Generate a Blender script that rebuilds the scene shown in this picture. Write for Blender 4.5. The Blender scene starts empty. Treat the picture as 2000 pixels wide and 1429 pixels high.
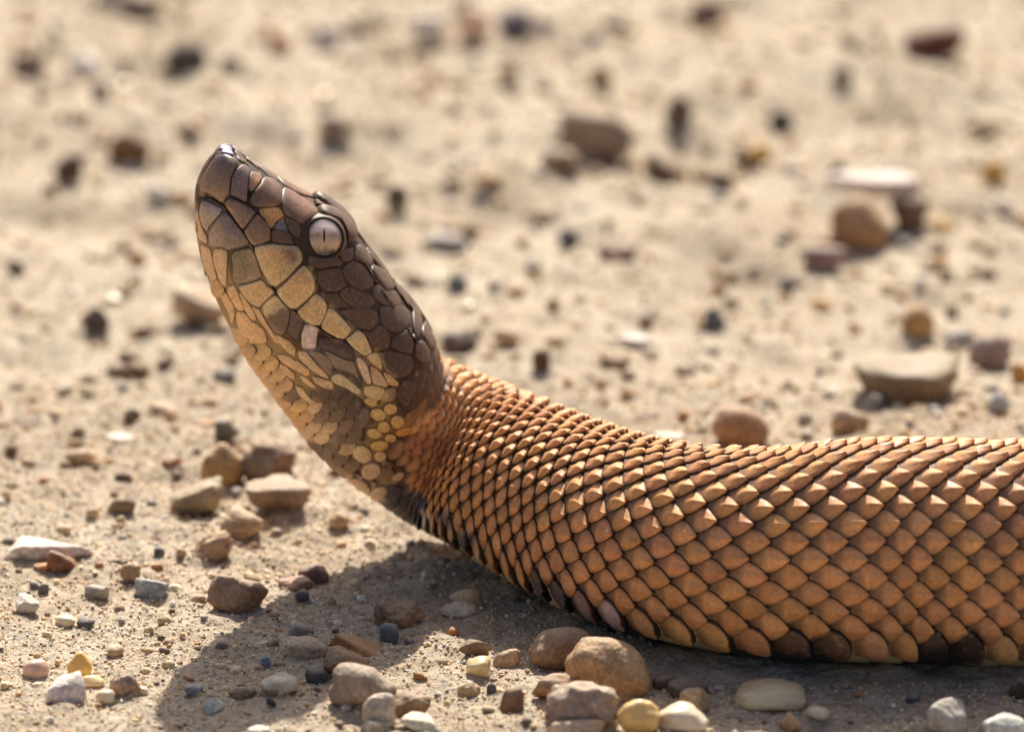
import bpy, bmesh, math, random
import numpy as np
from mathutils import Vector
from mathutils.bvhtree import BVHTree

R = math.radians
scn = bpy.context.scene
COL = scn.collection
rng = np.random.default_rng(7)
random.seed(7)

# ------------------------------------------------------------------ camera
PITCH = R(18.0)
DIST = 1.0
FRAME_W = 0.142857            # metres across the frame at the snake
TGT = Vector((0, 0, 0.0420))
CP, SP = math.cos(PITCH), math.sin(PITCH)
CAM = TGT + DIST * Vector((0, -CP, SP))
cd = bpy.data.cameras.new('camera')
cd.sensor_width = 36
cd.lens = 36 * DIST / FRAME_W
cd.clip_start = 0.05
cd.clip_end = 200
cd.dof.use_dof = True
cd.dof.focus_distance = DIST + 0.013
cd.dof.aperture_fstop = 17.0
cam = bpy.data.objects.new('camera', cd)
cam.location = CAM
cam.rotation_euler = (R(90) - PITCH, 0, 0)
COL.objects.link(cam)
scn.camera = cam

# ------------------------------------------------------------------ light
SUN_EL = R(46.5)
SUN_AZ = R(4)                 # from straight behind the snake, turned to the right
sdir = Vector((math.sin(SUN_AZ) * math.cos(SUN_EL), math.cos(SUN_AZ) * math.cos(SUN_EL), math.sin(SUN_EL)))
w = bpy.data.worlds.new('World')
scn.world = w
w.use_nodes = True
nt = w.node_tree
sky = nt.nodes.new('ShaderNodeTexSky')
sky.sky_type = 'NISHITA'
sky.sun_disc = False
sky.sun_elevation = SUN_EL
sky.sun_rotation = SUN_AZ
sky.dust_density = 5.0
sky.air_density = 0.8
sky.ozone_density = 0.6
nt.nodes['Background'].inputs[1].default_value = 0.088
nt.links.new(sky.outputs[0], nt.nodes['Background'].inputs[0])
sl = bpy.data.lights.new('sun', 'SUN')
sl.energy = 4.9
sl.angle = R(0.6)
sl.color = (1.0, 0.94, 0.83)
so = bpy.data.objects.new('sun', sl)
so.rotation_euler = sdir.to_track_quat('Z', 'Y').to_euler()
COL.objects.link(so)
scn.view_settings.view_transform = 'Standard'
scn.view_settings.look = 'None'
scn.view_settings.exposure = 0.55
scn.view_settings.gamma = 1
scn.render.engine = 'CYCLES'
scn.cycles.use_denoising = True
scn.cycles.max_bounces = 6
scn.cycles.sample_clamp_indirect = 4
scn.cycles.sample_clamp_direct = 12

# ------------------------------------------------------------------ helpers
def ray(px, py):
    dx = (px - 1000) / 2000 * FRAME_W
    dy = -(py - 714.5) / 2000 * FRAME_W
    return Vector((dx, CP * DIST + SP * dy, -SP * DIST + CP * dy))
def at_y(px, py, y):
    d = ray(px, py)
    return CAM + d * ((y - CAM.y) / d.y)
def at_z(px, py, z):
    d = ray(px, py)
    return CAM + d * ((z - CAM.z) / d.z)
def to_px(P):
    """photo pixels of an (n,3) array"""
    P = np.asarray(P, float) - np.array(CAM)
    f = P[..., 1] * CP - P[..., 2] * SP
    u = P[..., 1] * SP + P[..., 2] * CP
    return np.stack([1000 + P[..., 0] / f * DIST / FRAME_W * 2000, 714.5 - u / f * DIST / FRAME_W * 2000], -1)
MM = 0.001
PX = FRAME_W / 2000            # metres per photo pixel at the snake

def lin(c):
    c = np.asarray(c, float) / 255
    return np.where(c <= 0.04045, c / 12.92, ((c + 0.055) / 1.055) ** 2.4)

def hash3(ix, iy, iz, seed):
    h = (ix * 374761393 + iy * 668265263 + iz * 2147483647 + seed * 974634777) & 0xFFFFFFFF
    h = ((h ^ (h >> 13)) * 1274126177) & 0xFFFFFFFF
    h = h ^ (h >> 16)
    return (h & 0xFFFFFF) / float(0xFFFFFF)
def vnoise(p, seed=0):
    """value noise in -1..1 at an (n,3) array"""
    p = np.asarray(p, float)
    i = np.floor(p).astype(np.int64)
    f = p - i
    f = f * f * f * (f * (f * 6 - 15) + 10)
    o = 0
    for dx in (0, 1):
        for dy in (0, 1):
            for dz in (0, 1):
                wgt = (f[:, 0] if dx else 1 - f[:, 0]) * (f[:, 1] if dy else 1 - f[:, 1]) * (f[:, 2] if dz else 1 - f[:, 2])
                o = o + wgt * hash3(i[:, 0] + dx, i[:, 1] + dy, i[:, 2] + dz, seed)
    return o * 2 - 1

def mesh_np(name, V, F, col=None, smooth=True):
    """V (n,3), F (m,k) of one polygon size, col (n,3) linear"""
    V = np.asarray(V, np.float32)
    F = np.asarray(F, np.int32)
    me = bpy.data.meshes.new(name)
    n, k = F.shape
    me.vertices.add(len(V))
    me.vertices.foreach_set('co', V.ravel())
    me.loops.add(n * k)
    me.loops.foreach_set('vertex_index', F.ravel())
    me.polygons.add(n)
    me.polygons.foreach_set('loop_start', np.arange(0, n * k, k, dtype=np.int32))
    me.polygons.foreach_set('loop_total', np.full(n, k, np.int32))
    me.update(calc_edges=True)
    if smooth:
        me.polygons.foreach_set('use_smooth', np.ones(n, bool))
    if col is not None:
        a = me.color_attributes.new('Col', 'FLOAT_COLOR', 'POINT')
        c = np.ones((len(V), 4), np.float32)
        c[:, :3] = col
        a.data.foreach_set('color', c.ravel())
    return me
def link(name, me, mat, parent=None):
    o = bpy.data.objects.new(name, me)
    if mat is not None and not me.materials:
        me.materials.append(mat)
    COL.objects.link(o)
    if parent is not None:
        o.parent = parent
        o.matrix_parent_inverse = parent.matrix_basis.inverted()
    return o
def tag(o, label=None, cat=None, group=None, kind=None):
    for k, v in (('label', label), ('category', cat), ('group', group), ('kind', kind)):
        if v:
            o[k] = v
    return o

# ------------------------------------------------------------------ materials
def nodes_mat(name):
    m = bpy.data.materials.new(name)
    m.use_nodes = True
    return m, m.node_tree, m.node_tree.nodes['Principled BSDF']
def N(nt, kind, **kw):
    n = nt.nodes.new(kind)
    for k, v in kw.items():
        if k in n.inputs.keys():
            n.inputs[k].default_value = v
        else:
            setattr(n, k, v)
    return n
def attr_mat(name, rough=0.5, spec=0.5, s1=300, a1=0.25, s2=2500, a2=0.25, bump=0.15, bdist=0.0002, coat=0, bscale=3000, sub=0, rough_var=0.15, fleck=0.0, dust=0.0):
    """vertex colour broken up by two noises, with fine relief"""
    m, nt, b = nodes_mat(name)
    at = N(nt, 'ShaderNodeAttribute', attribute_name='Col')
    tc = N(nt, 'ShaderNodeNewGeometry')
    n1 = N(nt, 'ShaderNodeTexNoise', Scale=s1, Detail=4.0)
    n2 = N(nt, 'ShaderNodeTexNoise', Scale=s2, Detail=3.0)
    n3 = N(nt, 'ShaderNodeTexNoise', Scale=bscale, Detail=4.0)
    L = nt.links.new
    for n in (n1, n2, n3):
        L(tc.outputs['Position'], n.inputs['Vector'])
    r1 = N(nt, 'ShaderNodeMapRange'); r1.inputs[1].default_value = 0.3; r1.inputs[2].default_value = 0.7
    r1.inputs[3].default_value = 1 - a1; r1.inputs[4].default_value = 1 + a1
    r2 = N(nt, 'ShaderNodeMapRange'); r2.inputs[1].default_value = 0.3; r2.inputs[2].default_value = 0.7
    r2.inputs[3].default_value = 1 - a2; r2.inputs[4].default_value = 1 + a2
    L(n1.outputs['Fac'], r1.inputs[0]); L(n2.outputs['Fac'], r2.inputs[0])
    mu = N(nt, 'ShaderNodeMath', operation='MULTIPLY'); L(r1.outputs[0], mu.inputs[0]); L(r2.outputs[0], mu.inputs[1])
    vm = N(nt, 'ShaderNodeVectorMath', operation='SCALE'); L(at.outputs['Color'], vm.inputs[0]); L(mu.outputs[0], vm.inputs['Scale'])
    out = vm.outputs[0]
    if fleck:
        vo = N(nt, 'ShaderNodeTexNoise', Scale=s2 * 0.55, Detail=2.0)
        L(tc.outputs['Position'], vo.inputs['Vector'])
        rf = N(nt, 'ShaderNodeMapRange'); rf.inputs[1].default_value = 0.60; rf.inputs[2].default_value = 0.72; rf.inputs[4].default_value = fleck
        L(vo.outputs['Fac'], rf.inputs[0])
        mx = N(nt, 'ShaderNodeMix', data_type='RGBA'); L(rf.outputs[0], mx.inputs[0]); L(out, mx.inputs[6])
        mx.inputs[7].default_value = (0.5, 0.41, 0.29, 1)
        out = mx.outputs[2]
    L(out, b.inputs['Base Color'])
    rr = N(nt, 'ShaderNodeMapRange'); rr.inputs[1].default_value = 0.3; rr.inputs[2].default_value = 0.7
    rr.inputs[3].default_value = rough - rough_var; rr.inputs[4].default_value = rough + rough_var
    L(n1.outputs['Fac'], rr.inputs[0]); L(rr.outputs[0], b.inputs['Roughness'])
    b.inputs['Specular IOR Level'].default_value = spec
    b.inputs['Coat Weight'].default_value = coat
    b.inputs['Coat Roughness'].default_value = 0.2
    if dust:
        sn = N(nt, 'ShaderNodeSeparateXYZ'); L(tc.outputs['Normal'], sn.inputs[0])
        ad = N(nt, 'ShaderNodeMath', operation='MULTIPLY_ADD'); L(n1.outputs['Fac'], ad.inputs[0]); ad.inputs[1].default_value = 0.9; L(sn.outputs[2], ad.inputs[2])
        rd = N(nt, 'ShaderNodeMapRange'); rd.inputs[1].default_value = 0.75; rd.inputs[2].default_value = 1.35; rd.inputs[4].default_value = dust
        L(ad.outputs[0], rd.inputs[0])
        md = N(nt, 'ShaderNodeMix', data_type='RGBA'); L(rd.outputs[0], md.inputs[0]); L(out, md.inputs[6]); md.inputs[7].default_value = (0.52, 0.42, 0.30, 1)
        L(md.outputs[2], b.inputs['Base Color'])
    if sub:
        b.inputs['Subsurface Weight'].default_value = sub
        b.inputs['Subsurface Radius'].default_value = (0.0012, 0.0008, 0.0004)
        b.inputs['Subsurface Scale'].default_value = 1.0
    if bump:
        bp = N(nt, 'ShaderNodeBump', Strength=bump, Distance=bdist)
        L(n3.outputs['Fac'], bp.inputs['Height']); L(bp.outputs[0], b.inputs['Normal'])
    return m
M_SCALE = attr_mat('keeled_scale', rough=0.55, spec=0.26, s1=260, a1=0.16, s2=1700, a2=0.16, bump=0.5, bdist=0.00012, bscale=2600, fleck=0.34)
M_HEAD = attr_mat('head_scale', rough=0.46, spec=0.4, s1=500, a1=0.14, s2=2600, a2=0.24, bump=0.6, bdist=0.0001, bscale=3400, fleck=0.16)
M_SKIN = attr_mat('dark_skin', rough=0.65, spec=0.3, s1=600, a1=0.2, s2=3000, a2=0.2, bump=0.6, bdist=0.0002)
M_SCUTE = attr_mat('belly_scute', rough=0.4, spec=0.5, s1=300, a1=0.15, s2=1800, a2=0.12, bump=0.2, bdist=0.0001)
M_STONE = attr_mat('stone', rough=0.7, spec=0.35, s1=260, a1=0.3, s2=1600, a2=0.3, bump=0.7, bdist=0.0005, bscale=1300, fleck=0.35, dust=0.36)
M_QUARTZ = attr_mat('quartz_pebble', rough=0.32, spec=0.55, s1=220, a1=0.12, s2=900, a2=0.08, bump=0.25, bdist=0.0002, bscale=900, sub=0.25, rough_var=0.1, dust=0.15)
M_GRAIN = attr_mat('sand_grain', rough=0.5, spec=0.5, s1=900, a1=0.1, s2=5000, a2=0.1, bump=0)
M_GLASS = attr_mat('clear_grain', rough=0.16, spec=0.6, s1=900, a1=0.1, s2=5000, a2=0.05, bump=0, rough_var=0.05)

def ground_mat():
    m, nt, b = nodes_mat('dry_sand')
    L = nt.links.new
    tc = N(nt, 'ShaderNodeNewGeometry')
    def noise(s, d=5.0, r=0.6):
        n = N(nt, 'ShaderNodeTexNoise', Scale=s, Detail=d, Roughness=r)
        L(tc.outputs['Position'], n.inputs['Vector'])
        return n
    n1, n2, n3, n4 = noise(38), noise(190), noise(900), noise(3600, 3.0)
    def ramp(n, lo, hi, pts):
        r = N(nt, 'ShaderNodeValToRGB')
        e = r.color_ramp.elements
        e[0].position, e[0].color = lo, (*pts[0], 1)
        e[1].position, e[1].color = hi, (*pts[1], 1)
        if 'Fac' in n.outputs: L(n.outputs['Fac'], r.inputs[0])
        return r
    c1 = ramp(n1, 0.32, 0.68, ((0.54, 0.424, 0.295), (0.645, 0.543, 0.412)))
    def mul(a, n, lo, hi):
        r = N(nt, 'ShaderNodeMapRange'); r.inputs[1].default_value = 0.3; r.inputs[2].default_value = 0.7
        r.inputs[3].default_value = lo; r.inputs[4].default_value = hi
        L(n.outputs['Fac'], r.inputs[0])
        v = N(nt, 'ShaderNodeVectorMath', operation='SCALE'); L(a, v.inputs[0]); L(r.outputs[0], v.inputs['Scale'])
        return v.outputs[0]
    c = mul(c1.outputs[0], n2, 0.80, 1.12)
    c = mul(c, n3, 0.8, 1.16)
    c = mul(c, n4, 0.72, 1.22)
    # rusty and grey specks
    vo = N(nt, 'ShaderNodeTexVoronoi', Scale=1300.0)
    L(tc.outputs['Position'], vo.inputs['Vector'])
    sp = N(nt, 'ShaderNodeSeparateColor'); L(vo.outputs['Color'], sp.inputs[0])
    th = N(nt, 'ShaderNodeMath', operation='GREATER_THAN'); L(sp.outputs[0], th.inputs[0]); th.inputs[1].default_value = 0.86
    th2 = N(nt, 'ShaderNodeMath', operation='MULTIPLY'); L(th.outputs[0], th2.inputs[0]); th2.inputs[1].default_value = 0.55
    tint = ramp(sp, 0.2, 0.8, ((0.30, 0.16, 0.07), (0.25, 0.24, 0.24)))
    L(sp.outputs[1], tint.inputs[0])
    mx = N(nt, 'ShaderNodeMix', data_type='RGBA'); L(th2.outputs[0], mx.inputs[0]); L(c, mx.inputs[6]); L(tint.outputs[0], mx.inputs[7])
    L(mx.outputs[2], b.inputs['Base Color'])
    b.inputs['Roughness'].default_value = 0.85
    b.inputs['Specular IOR Level'].default_value = 0.25
    b1 = N(nt, 'ShaderNodeBump', Strength=0.8, Distance=0.0006)
    b2 = N(nt, 'ShaderNodeBump', Strength=0.9, Distance=0.00028)
    L(n3.outputs['Fac'], b1.inputs['Height']); L(n4.outputs['Fac'], b2.inputs['Height'])
    L(b1.outputs[0], b2.inputs['Normal']); L(b2.outputs[0], b.inputs['Normal'])
    return m
M_GROUND = ground_mat()

# ------------------------------------------------------------------ ground
def gz(xy):
    xy = np.asarray(xy, float)
    p = np.column_stack([xy, np.zeros(len(xy))])
    far = np.clip((xy[:, 1] - 0.03) / 0.25, 0, 1)
    out = 1.0 * MM * vnoise(p / 0.034, 1) * (1 + 2.6 * far) + 0.75 * MM * vnoise(p / 0.011, 2) * (1 + 1.4 * far)
    fine = 0.42 * MM * vnoise(p / 0.0042, 3) + 0.24 * MM * vnoise(p / 0.0018, 4) + 0.14 * MM * vnoise(p / 0.0009, 5)
    crumb = (np.clip(vnoise(p / 0.0062, 6) - 0.2, 0, 1) * 1.3 + np.clip(vnoise(p / 0.0031, 7) - 0.3, 0, 1) * 0.8) * MM
    near = np.exp(-np.clip(np.abs(xy[:, 1] - 0.002) - 0.016, 0, 1) / 0.01)
    return out * (1 - 0.75 * near) + fine + crumb * (1 - 0.7 * near) - 0.1 * MM
def gz1(x, y):
    return float(gz(np.array([[x, y]]))[0])
def axis(lo, hi, step, grow, far):
    c = list(np.arange(lo, hi + step / 2, step))
    d = step
    while c[-1] < far:
        d *= grow; c.append(c[-1] + d)
    d = step
    while c[0] > -far:
        d *= grow; c.insert(0, c[0] - d)
    return np.array(c)
gx = axis(-0.085, 0.085, 0.00042, 1.07, 30)
gy_a = np.arange(-0.10, 0.055, 0.00042)
gy_b = [gy_a[-1]]
d = 0.00042
while gy_b[-1] < 60:
    d = d * (1.012 if gy_b[-1] < 0.8 else 1.15)
    gy_b.append(gy_b[-1] + d)
gy_c = [gy_a[0]]
d = 0.00042
while gy_c[0] > -20:
    d *= 1.12; gy_c.insert(0, gy_c[0] - d)
gy = np.concatenate([gy_c[:-1], gy_a, gy_b[1:]])
GX, GY = np.meshgrid(gx, gy)
P2 = np.column_stack([GX.ravel(), GY.ravel()])
V = np.column_stack([P2, gz(P2)])
ny, nx = GX.shape
idx = np.arange(ny * nx).reshape(ny, nx)
F = np.stack([idx[:-1, :-1], idx[:-1, 1:], idx[1:, 1:], idx[1:, :-1]], -1).reshape(-1, 4)
g = link('ground', mesh_np('ground', V, F), M_GROUND)
tag(g, 'pale dry sandy ground strewn with pebbles and crumbs', 'ground', kind='structure')

# ------------------------------------------------------------------ snake: traced sections (top px, bottom px, half width px, depth mm)
SEC = [
 ((437, 300), (392, 384), 34, 25),
 ((449, 296), (389, 412), 56, 25.6),
 ((480, 314), (386, 452), 76, 26.6),
 ((525, 341), (389, 505), 98, 27.8),
 ((580, 372), (405, 560), 118, 29.2),
 ((640, 402), (433, 625), 136, 30.6),
 ((695, 445), (469, 690), 155, 32),
 ((740, 503), (508, 742), 174, 33.4),
 ((784, 558), (551, 800), 184, 34.8),
 ((826, 606), (595, 858), 194, 36),
 ((854, 652), (643, 908), 178, 37.2),
 ((868, 703), (692, 953), 154, 38.2),
 ((888, 710), (732, 983), 152, 39),
 ((932, 730), (776, 1013), 152, 39.4),
 ((985, 750), (826, 1041), 156, 38.6),
 ((1050, 774), (890, 1076), 163, 35.6),
 ((1120, 802), (972, 1125), 172, 29.6),
 ((1205, 834), (1085, 1182), 182, 21),
 ((1295, 860), (1215, 1234), 192, 12),
 ((1405, 878), (1370, 1262), 198, 5.0),
 ((1520, 882), (1510, 1281), 204, 1.4),
 ((1640, 871), (1650, 1287), 212, 0.0),
 ((1760, 867), (1770, 1290), 216, 0.0),
 ((1880, 869), (1880, 1293), 218, 0.0),
 ((2000, 871), (2000, 1297), 219, 0.4),
]
cen, hh, hw, upk = [], [], [], []
for (t, b_, wd, dy) in SEC:
    y = dy * MM
    p = at_y((t[0] + b_[0]) / 2, (t[1] + b_[1]) / 2, y)
    cen.append(p)
    upk.append((at_y(*t, y) - at_y(*b_, y)).normalized())
    hh.append(math.hypot(t[0] - b_[0], t[1] - b_[1]) / 2 * PX)
    hw.append(wd * PX)
# the rest of the animal, out of the frame: winds off over the sand and tapers to the tail
q = cen[-1].copy()
NT = 46
for i in range(1, NT + 1):
    f = i / NT
    ang = 0.05 + 0.95 * math.sin(f * 6.2) * min(1, f * 4) * (1 - 0.2 * f)
    q = q + Vector((math.cos(ang), math.sin(ang), 0)) * 0.0115
    r = 215 * PX * (1 - f ** 2.2) ** 0.8 * (1 + 0.10 * math.sin(min(1, f * 2) * math.pi)) + 0.7 * MM
    cen.append(Vector((q.x, q.y, r - 0.6 * MM)))
    hh.append(r); hw.append(r * 1.03); upk.append(Vector((0, 0, 1)))
upk = np.array(upk); cen = np.array(cen); hh = np.array(hh); hw = np.array(hw)
kn = np.concatenate([[0], np.cumsum(np.linalg.norm(np.diff(cen, axis=0), axis=1))])
KHEAD = kn[11]                 # nape
def cspline(x, xs, ys):
    """Catmull-Rom through the knots"""
    x = np.atleast_1d(x)
    xs = np.asarray(xs); ys = np.asarray(ys)
    one = ys.ndim == 1
    if one: ys = ys[:, None]
    m = np.gradient(ys, xs, axis=0)
    i = np.clip(np.searchsorted(xs, x) - 1, 0, len(xs) - 2)
    h = (xs[i + 1] - xs[i])[:, None]
    t = ((x - xs[i]) / h[:, 0])[:, None]
    o = (2 * t**3 - 3 * t**2 + 1) * ys[i] + (t**3 - 2 * t**2 + t) * h * m[i] + (-2 * t**3 + 3 * t**2) * ys[i + 1] + (t**3 - t**2) * h * m[i + 1]
    return o[:, 0] if one else o
SMAX = kn[-1]
def frame(s):
    s = np.clip(np.atleast_1d(s), 0, SMAX)
    C = cspline(s, kn, cen)
    e = 0.5 * MM
    T = cspline(np.clip(s + e, 0, SMAX), kn, cen) - cspline(np.clip(s - e, 0, SMAX), kn, cen)
    # smooth the direction a little so that the sections do not jump
    e2 = 4 * MM
    T2 = cspline(np.clip(s + e2, 0, SMAX), kn, cen) - cspline(np.clip(s - e2, 0, SMAX), kn, cen)
    T = T / np.linalg.norm(T, axis=1)[:, None] * 0.4 + T2 / np.linalg.norm(T2, axis=1)[:, None] * 0.6
    T /= np.linalg.norm(T, axis=1)[:, None]
    U = cspline(s, kn, upk)
    U /= np.linalg.norm(U, axis=1)[:, None]
    S = np.cross(U, T)
    S /= np.linalg.norm(S, axis=1)[:, None]   # near (camera) side: towards -y for a body running along +x
    S = np.where((S[:, 1] > 0)[:, None], -S, S)
    return C, T, U, S
def sect(s, th):
    """point and outward normal of the snake's surface; th = 0 on the back, + on the near side, pi on the belly"""
    s = np.atleast_1d(s).astype(float); th = np.atleast_1d(th).astype(float)
    def pos(s, th):
        C, T, U, S = frame(s)
        h = np.interp(s, kn, hh); wd = np.interp(s, kn, hw)
        h = cspline(np.clip(s, 0, SMAX), kn, hh); wd = cspline(np.clip(s, 0, SMAX), kn, hw)
        headw = np.clip((KHEAD - s) / (10 * MM), 0, 1)
        n = 2.0 + 0.12 + 0.55 * headw
        c, si = np.cos(th), np.sin(th)
        k = (np.abs(c) ** n + np.abs(si) ** n) ** (-1 / n)
        up, sd = k * c, k * si
        # head: cheeks bulge low, narrow flat crown, slack throat
        sd = sd * (1 - headw * (0.10 * np.clip(up, 0, 1) + 0.20 * np.clip(-up - 0.35, 0, 1)))
        # body: wide flat belly
        bodyw = 1 - headw
        sd = sd * (1 + 0.05 * bodyw * np.clip(-up, 0, 1) - 0.06 * bodyw * np.clip(up, 0, 1) ** 2)
        return C + U * (up * h)[:, None] + S * (sd * wd)[:, None]
    P = pos(s, th)
    e = 0.3 * MM
    ds = pos(np.clip(s + e, 0, SMAX), th) - pos(np.clip(s - e, 0, SMAX), th)
    dt = pos(s, th + 0.02) - pos(s, th - 0.02)
    nn = np.cross(ds, dt)
    nn /= np.maximum(np.linalg.norm(nn, axis=1)[:, None], 1e-12)
    C, T, U, S = frame(s)
    flip = np.sum(nn * (P - C), axis=1) < 0
    nn[flip] *= -1
    return P, nn

# ------------------------------------------------------------------ snake pigment, laid out on its near side
SIDE_E = 0.50                  # share of full light on the shaded flank
def soft_poly(P, poly, soft):
    poly = np.array(poly, float)
    n = len(poly)
    inside = np.zeros(len(P), bool)
    dmin = np.full(len(P), 1e9)
    for i in range(n):
        a, b = poly[i], poly[(i + 1) % n]
        cond = (a[1] > P[:, 1]) != (b[1] > P[:, 1])
        with np.errstate(divide='ignore', invalid='ignore'):
            xin = (b[0] - a[0]) * (P[:, 1] - a[1]) / (b[1] - a[1] + 1e-12) + a[0]
        inside ^= cond & (P[:, 0] < xin)
        ab = b - a
        t = np.clip(((P - a) @ ab) / (ab @ ab + 1e-9), 0, 1)
        dmin = np.minimum(dmin, np.linalg.norm(P - a - t[:, None] * ab, axis=1))
    sd = np.where(inside, -dmin, dmin)
    return np.clip(0.5 - sd / soft, 0, 1)
def stroke(P, pts, r, soft):
    pts = np.array(pts, float)
    dmin = np.full(len(P), 1e9)
    if len(pts) == 1:
        dmin = np.linalg.norm(P - pts[0], axis=1)
    for a, b in zip(pts[:-1], pts[1:]):
        ab = b - a
        t = np.clip(((P - a) @ ab) / (ab @ ab + 1e-9), 0, 1)
        dmin = np.minimum(dmin, np.linalg.norm(P - a - t[:, None] * ab, axis=1))
    return np.clip(0.5 - (dmin - r) / soft, 0, 1)
HEAD_POLY = [(430, 270), (500, 290), (650, 370), (760, 480), (860, 590), (885, 690), (868, 745), (838, 788), (806, 812), (788, 850),
             (770, 880), (782, 930), (800, 965), (830, 985), (850, 1060), (760, 1040), (640, 950), (480, 760), (360, 480), (360, 330)]
CREAM, CREAMY, TAN = (238, 205, 140), (228, 185, 108), (184, 146, 94)
DK, DKK, OLV = (68, 50, 37), (60, 45, 40), (108, 90, 68)
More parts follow.
